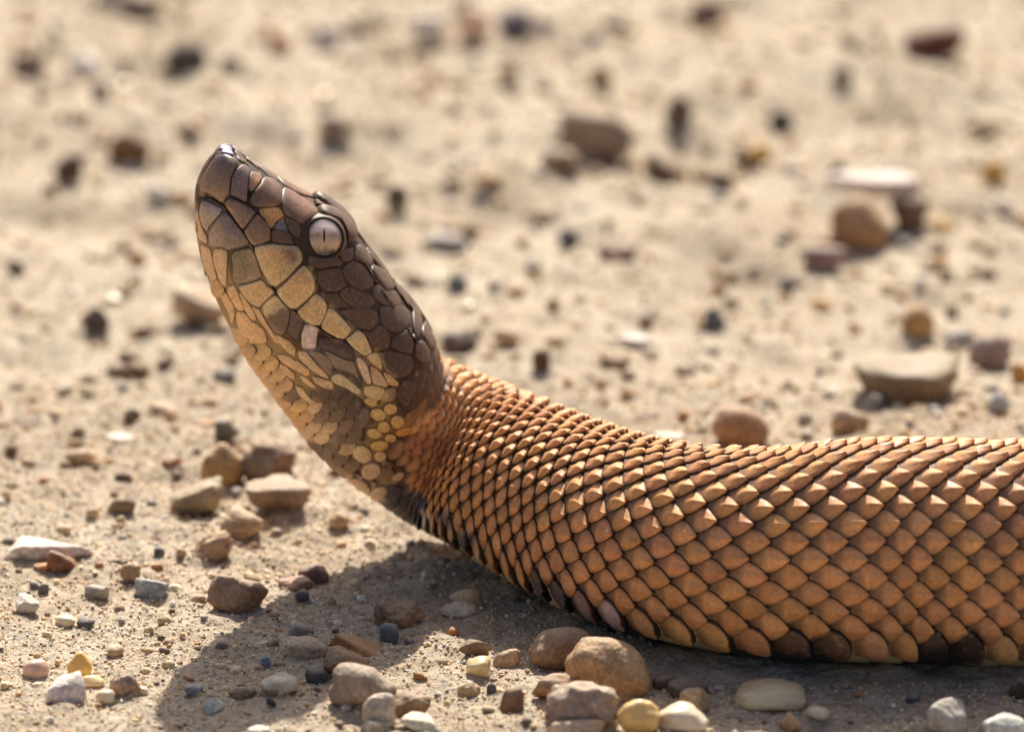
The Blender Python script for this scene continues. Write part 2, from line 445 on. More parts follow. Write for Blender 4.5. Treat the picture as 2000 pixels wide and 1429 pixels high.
PAINT = [
 # snout
 ([(440, 330), (425, 360)], 34, 16, (94, 76, 64), .9), ([(480, 350)], 22, 12, (92, 77, 76), .9),
 ([(392, 366), (420, 376), (436, 392)], 11, 12, (160, 122, 78), .8), ([(384, 382), (412, 381), (440, 402)], 3.5, 4, (222, 172, 100), .9),
 ([(443, 298)], 9, 8, (150, 145, 170), .7), ([(500, 358)], 10, 10, (152, 112, 72), .8), ([(528, 412), (548, 420)], 13, 10, (170, 128, 76), .9),
 ([(548, 442)], 10, 6, (84, 78, 92), .9), ([(600, 410)], 22, 20, (122, 88, 66), .8),
 # chin and throat ground tint
 ([(392, 470), (420, 570), (470, 660), (520, 740), (560, 800)], 44, 30, (214, 176, 116), 1), ([(450, 560), (520, 660), (590, 730), (620, 760)], 34, 20, (208, 170, 112), .9),
 # lower lip row
 ([(398, 428), (412, 440)], 18, 12, (150, 120, 84), .9), ([(412, 410), (425, 415)], 12, 10, (118, 106, 102), .9),
 ([(446, 440), (455, 455)], 19, 10, (86, 76, 78), 1), ([(460, 475), (450, 480)], 14, 10, (128, 106, 76), .9), ([(414, 452), (420, 478)], 7, 5, (232, 204, 184), .95), ([(430, 466)], 5, 5, (190, 110, 70), .7),
 ([(462, 500), (475, 535), (490, 520)], 24, 10, OLV, 1), ([(486, 547), (510, 532)], 6.5, 5, (240, 214, 168), 1), ([(492, 566), (512, 590)], 20, 12, (192, 156, 104), .9), ([(465, 556), (480, 580), (505, 598)], 4, 5, CREAM, .8),
 ([(425, 495), (438, 540)], 9, 6, (150, 118, 86), .8), ([(420, 500), (435, 545), (443, 562)], 3, 3, (246, 220, 160), .9),
 ([(516, 604), (544, 584)], 8.5, 5, (236, 204, 146), 1), ([(545, 612), (570, 640), (585, 660)], 24, 8, (94, 74, 58), 1), ([(575, 600), (592, 635)], 12, 8, (78, 60, 50), 1),
 ([(560, 660), (590, 692)], 8, 6, (146, 98, 60), .9), ([(536, 652), (562, 678), (600, 704)], 3.5, 4, (246, 214, 140), .9),
 ([(645, 662), (690, 690)], 20, 8, (58, 42, 40), 1), ([(620, 690), (660, 700), (700, 735)], 20, 10, (112, 92, 74), 1), ([(601, 645), (603, 680)], 12, 4, (214, 188, 170), 1), ([(611, 648), (610, 662)], 5, 5, (120, 95, 100), .8),
 ([(592, 698), (622, 726), (640, 740)], 6, 5, (244, 208, 140), 1), ([(655, 738), (682, 752), (704, 770)], 8.5, 5, (240, 212, 152), 1), ([(615, 738), (648, 758)], 6, 5, (242, 208, 140), 1), ([(590, 736), (612, 754)], 4, 4, (236, 200, 130), .9),
 # upper lip row
 ([(450, 408), (474, 452), (496, 482)], 4, 4, (232, 196, 132), .95), ([(465, 420), (500, 460)], 16, 12, (106, 84, 74), .7),
 ([(505, 496), (530, 552)], 18, 12, (184, 150, 102), .95), ([(498, 485), (512, 528), (534, 560)], 4, 4, (236, 204, 146), .9), ([(540, 490), (575, 510)], 16, 14, (112, 82, 64), .8),
 ([(575, 560), (585, 580)], 30, 8, (184, 148, 98), 1), ([(604, 528), (613, 560), (608, 575)], 6, 5, (238, 196, 116), .95), ([(542, 572), (560, 594), (580, 604)], 3, 3, CREAM, .8),
 ([(606, 605), (618, 622)], 24, 6, (184, 148, 98), 1), ([(630, 585), (636, 610)], 6, 5, (236, 206, 150), .8), ([(590, 618), (610, 632), (625, 636)], 3, 3, CREAM, .8),
 ([(640, 622), (660, 648)], 18, 6, (192, 154, 98), 1), ([(644, 604), (664, 626), (682, 646)], 9, 5, (244, 212, 148), 1),
 ([(690, 655), (712, 690)], 15, 5, (238, 204, 138), 1), ([(698, 668), (700, 680)], 5, 6, (190, 150, 95), .6), ([(728, 696), (740, 712)], 13, 5, (232, 192, 122), 1),
 ([(702, 705), (712, 730), (720, 745)], 8, 4, (236, 206, 152), 1), ([(708, 702)], 6, 5, (110, 80, 60), .8), ([(735, 735), (745, 748)], 13, 6, (176, 140, 98), 1), ([(758, 732), (772, 750)], 8, 5, (226, 182, 110), 1),
 ([(720, 762), (745, 766)], 15, 7, (236, 200, 126), 1), ([(764, 768)], 10, 6, (92, 68, 58), .9), ([(718, 778), (728, 786)], 9, 6, (230, 188, 110), 1),
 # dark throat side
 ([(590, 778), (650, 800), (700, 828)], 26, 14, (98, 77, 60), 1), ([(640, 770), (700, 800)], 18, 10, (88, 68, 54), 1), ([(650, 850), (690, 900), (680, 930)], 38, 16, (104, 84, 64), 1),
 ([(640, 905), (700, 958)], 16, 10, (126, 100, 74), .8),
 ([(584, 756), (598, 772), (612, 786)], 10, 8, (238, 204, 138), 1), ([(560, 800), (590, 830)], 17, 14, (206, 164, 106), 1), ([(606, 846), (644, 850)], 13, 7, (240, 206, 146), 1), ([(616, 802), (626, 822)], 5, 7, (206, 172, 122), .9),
 # cream blotches behind the jaw
 ([(708, 884)], 20, 6, (236, 204, 140), 1), ([(725, 917)], 20, 6, (224, 192, 142), 1), ([(730, 844)], 15, 6, (236, 194, 116), 1), ([(740, 867)], 17, 6, (222, 174, 92), 1), ([(742, 888)], 13, 5, (220, 182, 120), 1),
 ([(761, 853)], 11, 5, (224, 178, 98), 1), ([(740, 806), (762, 797)], 15, 6, (232, 190, 110), 1), ([(748, 830), (774, 822)], 14, 6, (230, 186, 104), 1), ([(780, 840), (798, 836)], 9, 6, (222, 158, 74), 1),
 ([(690, 942), (712, 950)], 16, 8, (230, 192, 132), 1), ([(730, 968), (752, 950)], 13, 8, (230, 196, 136), 1), ([(770, 934), (786, 922)], 7, 5, (226, 180, 124), 1),
 # nape and neck side
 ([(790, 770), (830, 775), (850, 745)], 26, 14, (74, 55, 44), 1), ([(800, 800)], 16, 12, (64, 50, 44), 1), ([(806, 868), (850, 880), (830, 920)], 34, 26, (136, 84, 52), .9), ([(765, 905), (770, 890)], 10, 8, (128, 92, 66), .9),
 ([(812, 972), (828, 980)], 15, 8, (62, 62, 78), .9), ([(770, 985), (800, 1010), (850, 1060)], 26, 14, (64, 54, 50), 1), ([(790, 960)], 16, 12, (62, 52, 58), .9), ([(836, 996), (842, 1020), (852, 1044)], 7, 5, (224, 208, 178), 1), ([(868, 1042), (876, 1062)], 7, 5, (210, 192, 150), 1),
 ([(880, 1020), (870, 1005)], 12, 9, (90, 74, 74), .9), ([(905, 1062), (920, 1050)], 17, 9, (74, 66, 62), 1), ([(896, 1034)], 8, 5, (226, 184, 120), 1), ([(944, 1082), (940, 1100)], 12, 6, (222, 196, 142), 1), ([(1002, 1124)], 11, 6, (226, 196, 140), 1),
]
SPOTS = [
 ([(1058, 1140), (1100, 1165)], 26, (66, 58, 56)), ([(1160, 1190)], 20, (120, 96, 78)), ([(1172, 1178)], 10, (210, 190, 165)), ([(1245, 1216)], 16, (190, 146, 88)), ([(1328, 1218)], 13, (222, 178, 106)), ([(1395, 1232)], 13, (218, 172, 100)), ([(1290, 1240)], 14, (54, 42, 36)), ([(1362, 1250)], 16, (48, 38, 34)),
 ([(1462, 1246)], 26, (150, 106, 70)), ([(1522, 1244)], 17, (230, 184, 108)), ([(1550, 1268), (1570, 1262)], 20, (46, 37, 34)), ([(1600, 1246), (1622, 1262)], 25, (40, 36, 36)), ([(1684, 1256)], 26, (196, 152, 96)), ([(1744, 1258)], 25, (186, 142, 88)),
 ([(1800, 1244)], 18, (230, 184, 112)), ([(1838, 1262), (1880, 1256), (1900, 1240)], 26, (38, 33, 32)), ([(1936, 1266)], 20, (212, 164, 100)), ([(1985, 1272)], 24, (160, 118, 78)),
]
def pigment(px):
    """displayed colour at photo pixels on the near side -> albedo"""
    px = np.asarray(px, float)
    n3 = np.column_stack([px, np.zeros(len(px))])
    j = vnoise(n3 / 55, 21)[:, None] * 0.06 + vnoise(n3 / 12, 22)[:, None] * 0.05
    c = lin((160, 112, 72)) * (1 + j)
    gold = np.clip((1010 - px[:, 0]) / 150, 0, 1)[:, None] * 0.5
    c = c * (1 - gold) + lin((172, 120, 70)) * gold
    beyond = px[:, 0] > 2010
    for pts, r, col in SPOTS:
        a = stroke(px, [(x_, y_ + 10) for x_, y_ in pts], r - 2, 10)[:, None]
        c = c * (1 - a) + lin(col) * a
    hp = soft_poly(px, HEAD_POLY, 22)[:, None]
    hc = np.tile(lin(DK), (len(px), 1)) * (1 + 1.6 * j)
    c = c * (1 - hp) + hc * hp
    jit = np.column_stack([vnoise(n3 / 14, 31), vnoise(n3 / 14, 32)]) * 1.6
    pj = px + jit
    for pts, r, soft, col, op in PAINT:
        a = stroke(pj, pts, r, soft)[:, None] * op
        c = c * (1 - a) + lin(col) * (1 + j) * a
    c = np.maximum(c / SIDE_E, 0.004)
    pale = np.clip((c[:, 1] / c[:, 0] - 0.48) / 0.15, 0, 1) * np.clip((c[:, 0] - 0.25) / 0.4, 0, 1)   # creams are chalky rather than yellow
    c = c * (1 + pale[:, None] * np.array([0.03, -0.05, 0.10]))
    return c * np.minimum(1, 0.80 / c.max(1))[:, None]

def near_px(s, th):
    P, n = sect(s, np.abs(th))
    return to_px(P)

# ------------------------------------------------------------------ snake skin: one continuous mesh
snake = bpy.data.objects.new('snake', None)
COL.objects.link(snake)
snake.location = (cen[22][0], cen[22][1], 0)
snake.empty_display_size = 0.01
tag(snake, 'copper brown snake with keeled scales and raised dark triangular head on the sand', 'snake')
bpy.context.view_layer.update()
ss = np.concatenate([np.arange(0, KHEAD + 8 * MM, 0.45 * MM), np.arange(KHEAD + 8 * MM, kn[24], 0.9 * MM), np.linspace(kn[24], SMAX, 260)])
ss = np.unique(np.round(ss, 6))
NTH = 96
tt = np.linspace(-math.pi, math.pi, NTH, endpoint=False)
S_, T_ = np.meshgrid(ss, tt, indexing='ij')
P, Nn = sect(S_.ravel(), T_.ravel())
front = cspline(np.array([0.0]), kn, cen)[0] + np.array([-4 * PX, 0, 3 * PX])
V = np.vstack([P, front[None], cspline(np.array([SMAX]), kn, cen)])
idx = np.arange(len(ss) * NTH).reshape(len(ss), NTH)
nxt = np.roll(idx, -1, axis=1)
F = np.stack([idx[:-1], nxt[:-1], nxt[1:], idx[1:]], -1).reshape(-1, 4)
capf = np.stack([np.full(NTH, len(P)), np.full(NTH, len(P)), nxt[0], idx[0]], -1)
col = pigment(near_px(S_.ravel(), T_.ravel()))
px = near_px(S_.ravel(), T_.ravel())
inh = soft_poly(px, HEAD_POLY, 30)[:, None]
dark = lin((58, 44, 36))
gular = soft_poly(px, [(370, 440), (420, 480), (470, 590), (560, 690), (690, 790), (770, 880), (860, 1070), (700, 1000), (380, 600)], 20)[:, None]
skin = col * (0.035 + (0.40 + 0.05 * gular) * inh) + dark * 0.05
skin = np.vstack([skin, skin[:1], skin[-1:]])
me = mesh_np('body', V, F, skin)
body = link('body', me, M_SKIN, snake)
bm = bmesh.new(); bm.from_mesh(me)
vs = list(bm.verts); bm.verts.ensure_lookup_table()
for k in range(NTH):
    for tri in ((bm.verts[len(P)], bm.verts[int(nxt[0, k])], bm.verts[int(idx[0, k])]), (bm.verts[len(P) + 1], bm.verts[int(idx[-1, k])], bm.verts[int(nxt[-1, k])])):
        f = bm.faces.new(tri); f.smooth = True
bmesh.ops.recalc_face_normals(bm, faces=bm.faces)
bvh = BVHTree.FromBMesh(bm)
bm.to_mesh(me); bm.free()

_c, _t, _u, _s = frame(np.array([kn[7]]))
MC, MS = _c[0], _s[0]
def mirror(P):
    """across the head's plane of symmetry"""
    P = np.array(P, float)
    return P - 2 * ((P - MC) @ MS)[:, None] * MS
HEAD_Y = 0.030
def cast(px):
    """photo pixels -> points and smooth outward normals on the near side of the snake"""
    out_p, out_n = [], []
    for x, y in px:
        d = ray(x, y).normalized()
        h = bvh.ray_cast(CAM, d)
        if h[0] is None:
            mid = CAM + d * ((HEAD_Y - 4 * MM - CAM.y) / d.y)
            h = bvh.find_nearest(mid)
        p, n = h[0], h[1]
        if n.dot(d) > 0 and n.y > 0.2:
            n = -n
        out_p.append(p); out_n.append(n)
    return np.array(out_p), np.array(out_n)

# ------------------------------------------------------------------ head plates, traced one by one
ORG = {'A': (370, 280), 'B': (370, 470), 'C': (600, 400), 'D': (600, 590), 'E': (480, 650)}
def T(k, *pts):
    o = ORG[k]
    return [(o[0] + x / 7.143, o[1] + y / 7.143) for x, y in pts]
def ELL(cx, cy, rx, ry, a=0):
    return [(cx + rx * math.cos(t) * math.cos(a) - ry * math.sin(t) * math.sin(a), cy + rx * math.cos(t) * math.sin(a) + ry * math.sin(t) * math.cos(a)) for t in np.linspace(0, 2 * math.pi, 10, endpoint=False)]
PLATES = [   # name, height mm, outline
 ('snout_scale', .42, T('A', (450,150),(360,190),(270,330),(190,500),(150,620),(145,680),(290,700),(350,750),(480,850),(500,770),(560,740),(570,600),(600,440),(690,260),(600,190),(520,160))),
 ('snout_scale', .30, T('A', (445,140),(490,80),(530,68),(560,95),(615,180),(520,150))),
 ('snout_scale', .25, T('A', (650,175),(710,185),(785,235),(760,275),(700,250))),
 ('nasal_scale', .40, T('A', (720,300),(650,370),(600,470),(580,600),(575,720),(640,740),(790,830),(800,700),(800,520),(850,380),(780,310))),
 ('nasal_scale', .16, T('A', (870,400),(980,420),(1010,480),(960,560),(900,640),(845,690),(825,600),(840,470))),
 ('nasal_scale', .34, T('A', (1020,480),(1130,480),(1240,560),(1290,640),(1270,850),(1220,880),(960,900),(860,860),(835,760),(920,650),(990,570))),
 ('cheek_scale', .34, T('A', (1300,610),(1420,660),(1600,780),(1760,900),(1820,1000),(1640,1070),(1560,1130),(1500,1100),(1330,1010),(1280,900),(1275,800))),
 ('cheek_scale', .24, T('A', (970,910),(1220,890),(1290,960),(1300,1020),(1200,1090),(1150,1180),(1080,1140),(1050,1060),(980,980))),
 ('cheek_scale', .30, T('A', (1330,1030),(1510,1110),(1545,1220),(1520,1300),(1480,1310),(1390,1230),(1340,1120))),
 ('heat_pit', .08, T('A', (1170,1180),(1240,1090),(1300,1050),(1340,1130),(1375,1235),(1280,1210))),
 ('cheek_scale', .30, T('A', (1150,1200),(1280,1220),(1390,1250),(1420,1330),(1440,1410),(1260,1390),(1140,1350))),
 ('upper_lip_scale', .50, T('A', (510,800),(570,760),(700,810),(850,900),(930,960),(800,1130),(740,1200),(640,1060),(560,940),(505,870))),
 ('upper_lip_scale', .48, T('A', (940,970),(1040,1080),(1120,1180),(1130,1350),(1000,1400),(880,1430),(800,1310),(755,1220),(810,1140))),
 ('upper_lip_scale', .52, T('B', (880,90),(960,60),(1150,30),(1250,50),(1500,70),(1570,160),(1580,290),(1480,390),(1350,530),(1190,650),(1120,620),(1010,430),(950,280))),
 ('upper_lip_scale', .52, T('B', (1590,320),(1690,430),(1750,560),(1750,700),(1640,820),(1470,960),(1380,930),(1250,790),(1200,690),(1350,560),(1500,410))),
 ('upper_lip_scale', .52, T('B', (1760,720),(1860,800),(1920,900),(1900,1010),(1820,1180),(1700,1170),(1580,1090),(1490,980),(1650,840))),
 ('upper_lip_scale', .50, T('D', (300,60),(420,150),(540,280),(620,390),(520,510),(430,500),(250,400),(185,340),(230,220),(270,130))),
 ('upper_lip_scale', .46, T('D', (690,380),(790,440),(860,600),(890,700),(800,740),(740,720),(600,600),(530,510),(620,450))),
 ('upper_lip_scale', .42, T('D', (900,710),(970,710),(1030,840),(1030,930),(960,900),(880,830),(820,750))),
 ('lower_lip_scale', .30, T('A', (190,800),(260,800),(380,870),(480,910),(400,1020),(280,1160),(260,1230),(190,1150),(150,1000),(155,880))),
 ('chin_scale', .28, T('A', (130,880),(145,1000),(180,1160),(250,1290),(260,1400),(150,1340),(90,1200),(85,1050))),
 ('lower_lip_scale', .30, T('A', (490,930),(560,1000),(660,1130),(750,1240),(850,1400),(740,1440),(560,1480),(520,1500),(490,1440),(290,1430),(270,1350),(290,1200),(400,1050))),
 ('lower_lip_scale', .30, T('B', (860,90),(920,200),(960,310),(970,380),(1020,480),(990,520),(850,570),(700,600),(650,590),(600,480),(610,380),(590,200),(620,140))),
 ('lower_lip_scale', .34, T('B', (680,620),(850,590),(1010,530),(1090,640),(1180,680),(1190,720),(1080,810),(1000,900),(970,925),(850,860),(740,740))),
 ('lower_lip_scale', .26, T('B', (1020,890),(1150,770),(1220,760),(1300,860),(1400,950),(1400,1080),(1360,1240),(1280,1330),(1180,1250),(1080,1080),(1010,960))),
 ('lower_lip_scale', .22, T('B', (1410,970),(1480,980),(1580,1100),(1600,1140),(1540,1270),(1520,1380),(1420,1330),(1370,1250),(1410,1090))),
 ('lower_lip_scale', .34, T('B', (1620,1150),(1800,1200),(1780,1330),(1760,1500),(1570,1500),(1560,1300))),
 ('chin_scale', .28, T('B', (340,110),(480,110),(540,150),(530,350),(520,660),(450,590),(370,380),(340,250))),
 ('chin_scale', .26, T('B', (550,640),(630,610),(680,720),(740,870),(780,970),(690,960),(620,880),(540,720))),
 ('chin_scale', .22, T('B', (690,700),(760,770),(860,910),(940,1060),(920,1120),(850,1080),(790,980),(740,850))),
 ('chin_scale', .24, T('B', (170,40),(300,110),(330,250),(360,380),(390,540),(330,560),(250,430),(190,240))),
 ('chin_scale', .26, T('B', (650,970),(780,990),(860,1100),(930,1140),(1060,1250),(1100,1429),(800,1429),(700,1230),(660,1100))),
 ('chin_scale', .20, T('B', (420,640),(510,710),(620,900),(640,1020),(600,1180),(560,1000),(450,800))),
 ('chin_scale', .22, T('B', (860,900),(980,950),(1060,1110),(1180,1290),(1280,1429),(1200,1420),(1080,1230),(950,1060))),
 ('lower_lip_scale', .26, T('E', (420,10),(520,60),(600,100),(700,200),(690,310),(640,300),(520,190),(430,80))),
 ('lower_lip_scale', .32, T('E', (720,240),(830,240),(1000,440),(1150,590),(1160,640),(1080,610),(900,500),(740,340))),
 ('lower_lip_scale', .22, T('E', (870,250),(1000,250),(1150,330),(1210,440),(1200,590),(1140,570),(1000,420))),
 ('lower_lip_scale', .16, T('E', (1000,60),(1150,60),(1380,110),(1500,230),(1520,350),(1500,380),(1350,340),(1180,250),(1020,180))),
 ('lower_lip_scale', .22, T('E', (1060,230),(1180,270),(1350,360),(1500,400),(1560,550),(1600,660),(1480,560),(1230,480),(1150,330))),
 ('jaw_scale', .34, T('E', (1220,570),(1330,560),(1480,680),(1610,800),(1610,860),(1540,850),(1400,760),(1230,690),(1190,650))),
 ('jaw_scale', .30, T('E', (920,590),(1060,630),(1200,670),(1230,740),(1210,790),(1100,760),(980,690))),
 ('jaw_scale', .22, T('E', (700,370),(880,500),(900,560),(860,600),(740,540),(620,430))),
 ('jaw_scale', .24, T('E', (760,580),(860,620),(960,720),(980,760),(900,740),(800,660))),
 ('jaw_scale', .20, T('E', (430,300),(560,300),(690,380),(720,520),(660,500),(520,410))),
 ('jaw_scale', .22, T('E', (470,430),(560,450),(690,580),(680,640),(600,610),(510,510))),
 ('jaw_scale', .28, T('E', (690,720),(800,760),(900,900),(980,960),(880,960),(760,870))),
 ('jaw_scale', .34, T('D', (680,760),(760,780),(840,900),(880,1050),(890,1130),(840,1140),(780,1050),(710,900))),
 ('jaw_scale', .34, T('D', (870,880),(960,920),(1060,1040),(1130,1160),(1080,1180),(920,1140),(890,1020))),
 ('jaw_scale', .36, T('D', (1050,970),(1160,1020),(1260,1120),(1260,1160),(1130,1150),(1090,1060))),
 ('jaw_scale', .38, T('D', (790,1170),(910,1150),(1080,1200),(1060,1310),(990,1370),(880,1340),(790,1270))),
 ('jaw_scale', .34, T('D', (1090,1210),(1200,1180),(1240,1280),(1200,1370),(1080,1380),(1020,1370))),
 ('cheek_scale', .24, T('C', (20,690),(150,740),(260,750),(420,715),(440,750),(490,800),(470,850),(330,860),(180,890),(60,850),(0,800))),
 ('cheek_scale', .26, T('C', (450,700),(510,630),(630,600),(640,740),(560,790),(490,790))),
 ('cheek_scale', .36, T('C', (650,590),(740,560),(830,660),(900,780),(860,860),(760,810),(640,740))),
 ('crown_scale', .36, T('C', (840,630),(950,680),(1130,830),(1240,1000),(1170,950),(1000,850),(920,790))),
 ('crown_scale', .36, T('C', (900,840),(1080,910),(1190,1000),(1220,1120),(1200,1180),(1090,1190),(1000,1080),(900,940))),
 ('cheek_scale', .16, T('C', (490,870),(640,770),(860,880),(940,1010),(900,1150),(750,1200),(600,1120),(500,1000))),
 ('cheek_scale', .16, T('C', (150,920),(300,880),(470,880),(490,1000),(560,1120),(420,1210),(250,1210),(140,1080))),
 ('crown_scale', .32, T('C', (1230,1080),(1330,1150),(1440,1280),(1480,1370),(1380,1340),(1290,1260),(1230,1170))),
 ('cheek_scale', .16, T('C', (910,1160),(1000,1100),(1090,1200),(1220,1190),(1290,1290),(1320,1400),(1150,1429),(980,1350),(900,1260))),
 ('cheek_scale', .14, T('C', (560,1130),(740,1210),(890,1260),(960,1350),(880,1429),(640,1429),(480,1320),(440,1220))),
 ('cheek_scale', .14, T('C', (270,1240),(420,1230),(470,1330),(620,1429),(330,1429),(260,1330))),
 ('cheek_scale', .14, T('D', (420,110),(640,70),(860,70),(980,150),(1000,280),(880,400),(720,360),(560,230))),
 ('cheek_scale', .16, T('D', (1010,80),(1150,60),(1320,40),(1420,120),(1440,320),(1300,420),(1130,400),(1020,290),(1000,150))),
 ('cheek_scale', .15, T('D', (740,380),(880,420),(1010,300),(1120,410),(1160,520),(1120,650),(960,690),(880,600),(830,480))),
 ('cheek_scale', .18, T('D', (1170,530),(1300,440),(1450,350),(1480,600),(1450,720),(1320,700),(1170,630))),
 ('cheek_scale', .16, T('D', (950,710),(1120,670),(1300,710),(1440,740),(1480,880),(1420,1010),(1250,1080),(1100,980),(1050,880),(1000,740))),
 ('crown_scale', .34, T('D', (1460,80),(1540,90),(1590,250),(1590,420),(1500,520),(1470,300))),
 ('crown_scale', .34, T('D', (1640,250),(1700,230),(1760,430),(1790,600),(1700,640),(1620,500),(1600,350))),
 ('crown_scale', .26, T('D', (1500,560),(1620,540),(1700,680),(1700,830),(1600,850),(1500,760))),
 ('brow_scale', 1.25, T('C', (110,30),(250,60),(430,140),(560,250),(640,360),(665,500),(570,570),(515,510),(482,385),(390,262),(285,210),(170,190))),
 ('brow_scale', .60, T('C', (60,-20),(250,10),(420,80),(560,200),(660,330),(620,330),(500,200),(330,100))),
]
for (cx, cy, rx, ry, a) in [(708,884,20,16,.6),(725,917,20,16,-.3),(730,844,15,10,.2),(740,867,18,10,-.1),(742,888,12,10,0),(761,853,11,8,0),(738,808,16,12,.3),(761,797,13,11,0),
        (748,831,12,11,0),(774,822,13,13,0),(786,841,16,8,-.3),(724,783,13,8,.3),(700,943,22,11,.3),(738,961,22,12,-.4),(777,928,13,7,-.5),(755,905,11,8,.2)]:
    PLATES.append(('jaw_scale', .5, ELL(cx, cy, rx, ry, a)))

# own colours of the larger lip scales: main, darker corner or None, direction of that corner
PC = {0: ((108, 86, 66), (84, 69, 64), (.5, -.8)), 3: ((92, 77, 74), None, None), 5: ((90, 69, 56), None, None), 6: ((98, 70, 54), (84, 64, 54), (-1, .5)), 11: ((104, 82, 70), (92, 74, 68), (1, -.5)), 12: ((100, 76, 60), None, None),
      13: ((198, 160, 108), (92, 67, 52), (.75, -.65)), 14: ((198, 160, 106), (150, 112, 72), (.2, -1)), 15: ((202, 164, 110), None, None), 16: ((204, 164, 106), (248, 216, 150), (.75, -.6)), 17: ((244, 208, 140), None, None), 18: ((232, 192, 122), None, None),
      19: ((130, 112, 96), (108, 98, 98), (.4, -.9)), 21: ((112, 94, 80), (82, 71, 76), (.6, -.8)), 22: ((112, 94, 72), None, None), 23: ((190, 154, 104), (204, 172, 122), (-1, 0)), 24: ((92, 73, 57), (236, 204, 146), (-.5, -.9)), 25: ((76, 58, 48), None, None), 26: ((212, 186, 168), None, None),
      37: ((58, 42, 40), None, None), 38: ((112, 92, 74), None, None), 39: ((240, 212, 152), (100, 72, 50), (.3, -.9))}
def resample(poly, n):
    P = np.array(poly, float)
    for _ in range(2):
        Q = np.roll(P, -1, 0)
        P = np.stack([P * .88 + Q * .12, P * .12 + Q * .88], 1).reshape(-1, 2)
    C = np.vstack([P, P[:1]])
    d = np.concatenate([[0], np.cumsum(np.linalg.norm(np.diff(C, axis=0), axis=1))])
    t = np.linspace(0, d[-1], n, endpoint=False)
    return np.column_stack([np.interp(t, d, C[:, 0]), np.interp(t, d, C[:, 1])])
RINGS = [(1.0, -0.25), (0.975, 0.22), (0.93, 0.66), (0.86, 0.88), (0.62, 0.98), (0.3, 1.0)]
def plate_geo(poly, H, n=30, own=None):
    o = resample(poly, n)
    c = o.mean(0)
    rad = np.linalg.norm(o - c, axis=1).mean()
    o = c + (o - c) * (1 + (1.6 if own is not None or H < .4 else 0.9) / rad)
    pts = np.vstack([c + (o - c) * f for f, _ in RINGS] + [c[None]])
    hz = np.concatenate([np.full(n, z) for _, z in RINGS] + [[1.0]])
    p, nn = cast(pts)
    # even out the normals over the plate
    nn = nn * 0.5 + nn.mean(0) * 0.5
    nn /= np.linalg.norm(nn, axis=1)[:, None]
    hgt = hz * H * MM
    V = p + nn * np.where(hz < 0, -0.25 * MM, hgt)[:, None]
    F = []
    m = len(RINGS)
    for r in range(m - 1):
        for k in range(n):
            k2 = (k + 1) % n
            F.append((r * n + k, r * n + k2, (r + 1) * n + k2, (r + 1) * n + k))
    for k in range(0, n, 2):
        F.append((m * n, (m - 1) * n + k, (m - 1) * n + (k + 1) % n, (m - 1) * n + (k + 2) % n))
    F = np.array(F)
    # outward winding
    a, b_, c_ = V[F[n * 3, 0]], V[F[n * 3, 1]], V[F[n * 3, 2]]
    if np.dot(np.cross(b_ - a, c_ - a), nn.mean(0)) < 0:
        F = F[:, ::-1]
    col = pigment(pts)
    if own is None:
        col = col * 0.4 + col[n * 4:].mean(0) * 0.6
    else:
        mc, dc, dv = own
        oc = np.tile(lin(mc), (len(pts), 1))
        if dc is not None:
            pr = (pts - c) @ np.array(dv) / rad
            a_ = np.clip((pr - 0.1 + 0.15 * vnoise(np.column_stack([pts / 7, np.zeros(len(pts))]), 71)) / 0.45, 0, 1)[:, None]
            oc = oc * (1 - a_) + lin(dc) * a_
        oc = oc / SIDE_E
        oc *= np.minimum(1, 0.74 / oc.max(1))[:, None]
        if sum(mc) > 400:      # pale seam round the pale lip scales
            rim = np.concatenate([np.full(n, e) for e in (0.2, 0.4, 0.8, 0.7, 0, 0)] + [[0]])[:, None]
            oc = oc * (1 - rim) + np.array([0.74, 0.58, 0.32]) * rim
        col = col * 0.25 + oc * 0.75
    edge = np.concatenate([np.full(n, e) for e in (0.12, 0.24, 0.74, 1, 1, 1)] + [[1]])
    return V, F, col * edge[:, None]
far_V, far_F, far_C = [], [], []
off = 0
PLATE_POLYS = []
for pi_, (name, H, poly) in enumerate(PLATES):
    V, F, c = plate_geo(poly, H, own=PC.get(pi_))
    PLATE_POLYS.append(np.array(poly, float))
    link(name, mesh_np(name, V, F, c), M_HEAD, snake)
    Vm = mirror(V)
    far_V.append(Vm); far_F.append(F[:, ::-1] + off); far_C.append(c); off += len(V)
fo = link('other_cheek_scales', mesh_np('other_cheek_scales', np.vstack(far_V), np.vstack(far_F), np.vstack(far_C)), M_HEAD, snake)
fo['kind'] = 'stuff'

# the closed mouth: a dark seam between the lip rows
SEAM = [(388, 388), (412, 386), (441, 404), (458, 428), (475, 453), (496, 483), (506, 510), (522, 542), (537, 567), (558, 594), (578, 607), (600, 626), (624, 639), (648, 656), (674, 664), (694, 682), (709, 697)]
sp_ = np.array(SEAM, float)
tl_ = np.concatenate([[0], np.cumsum(np.linalg.norm(np.diff(sp_, axis=0), axis=1))])
tq_ = np.linspace(0, tl_[-1], 70)
sp_ = np.column_stack([np.interp(tq_, tl_, sp_[:, 0]), np.interp(tq_, tl_, sp_[:, 1])])
ps_, ns_ = cast(sp_)
tg_ = np.gradient(ps_, axis=0); tg_ /= np.linalg.norm(tg_, axis=1)[:, None]
sd_ = np.cross(ns_, tg_); sd_ /= np.linalg.norm(sd_, axis=1)[:, None]
Vq, Fq = [], []
for i in range(70):
    wr = 0.17 * MM * min(1, (69 - i) / 12 + 0.25)
    for k in range(6):
        a_ = math.pi * 2 * k / 6
        Vq.append(ps_[i] + ns_[i] * (0.20 * MM + math.sin(a_) * 0.14 * MM) + sd_[i] * math.cos(a_) * wr)
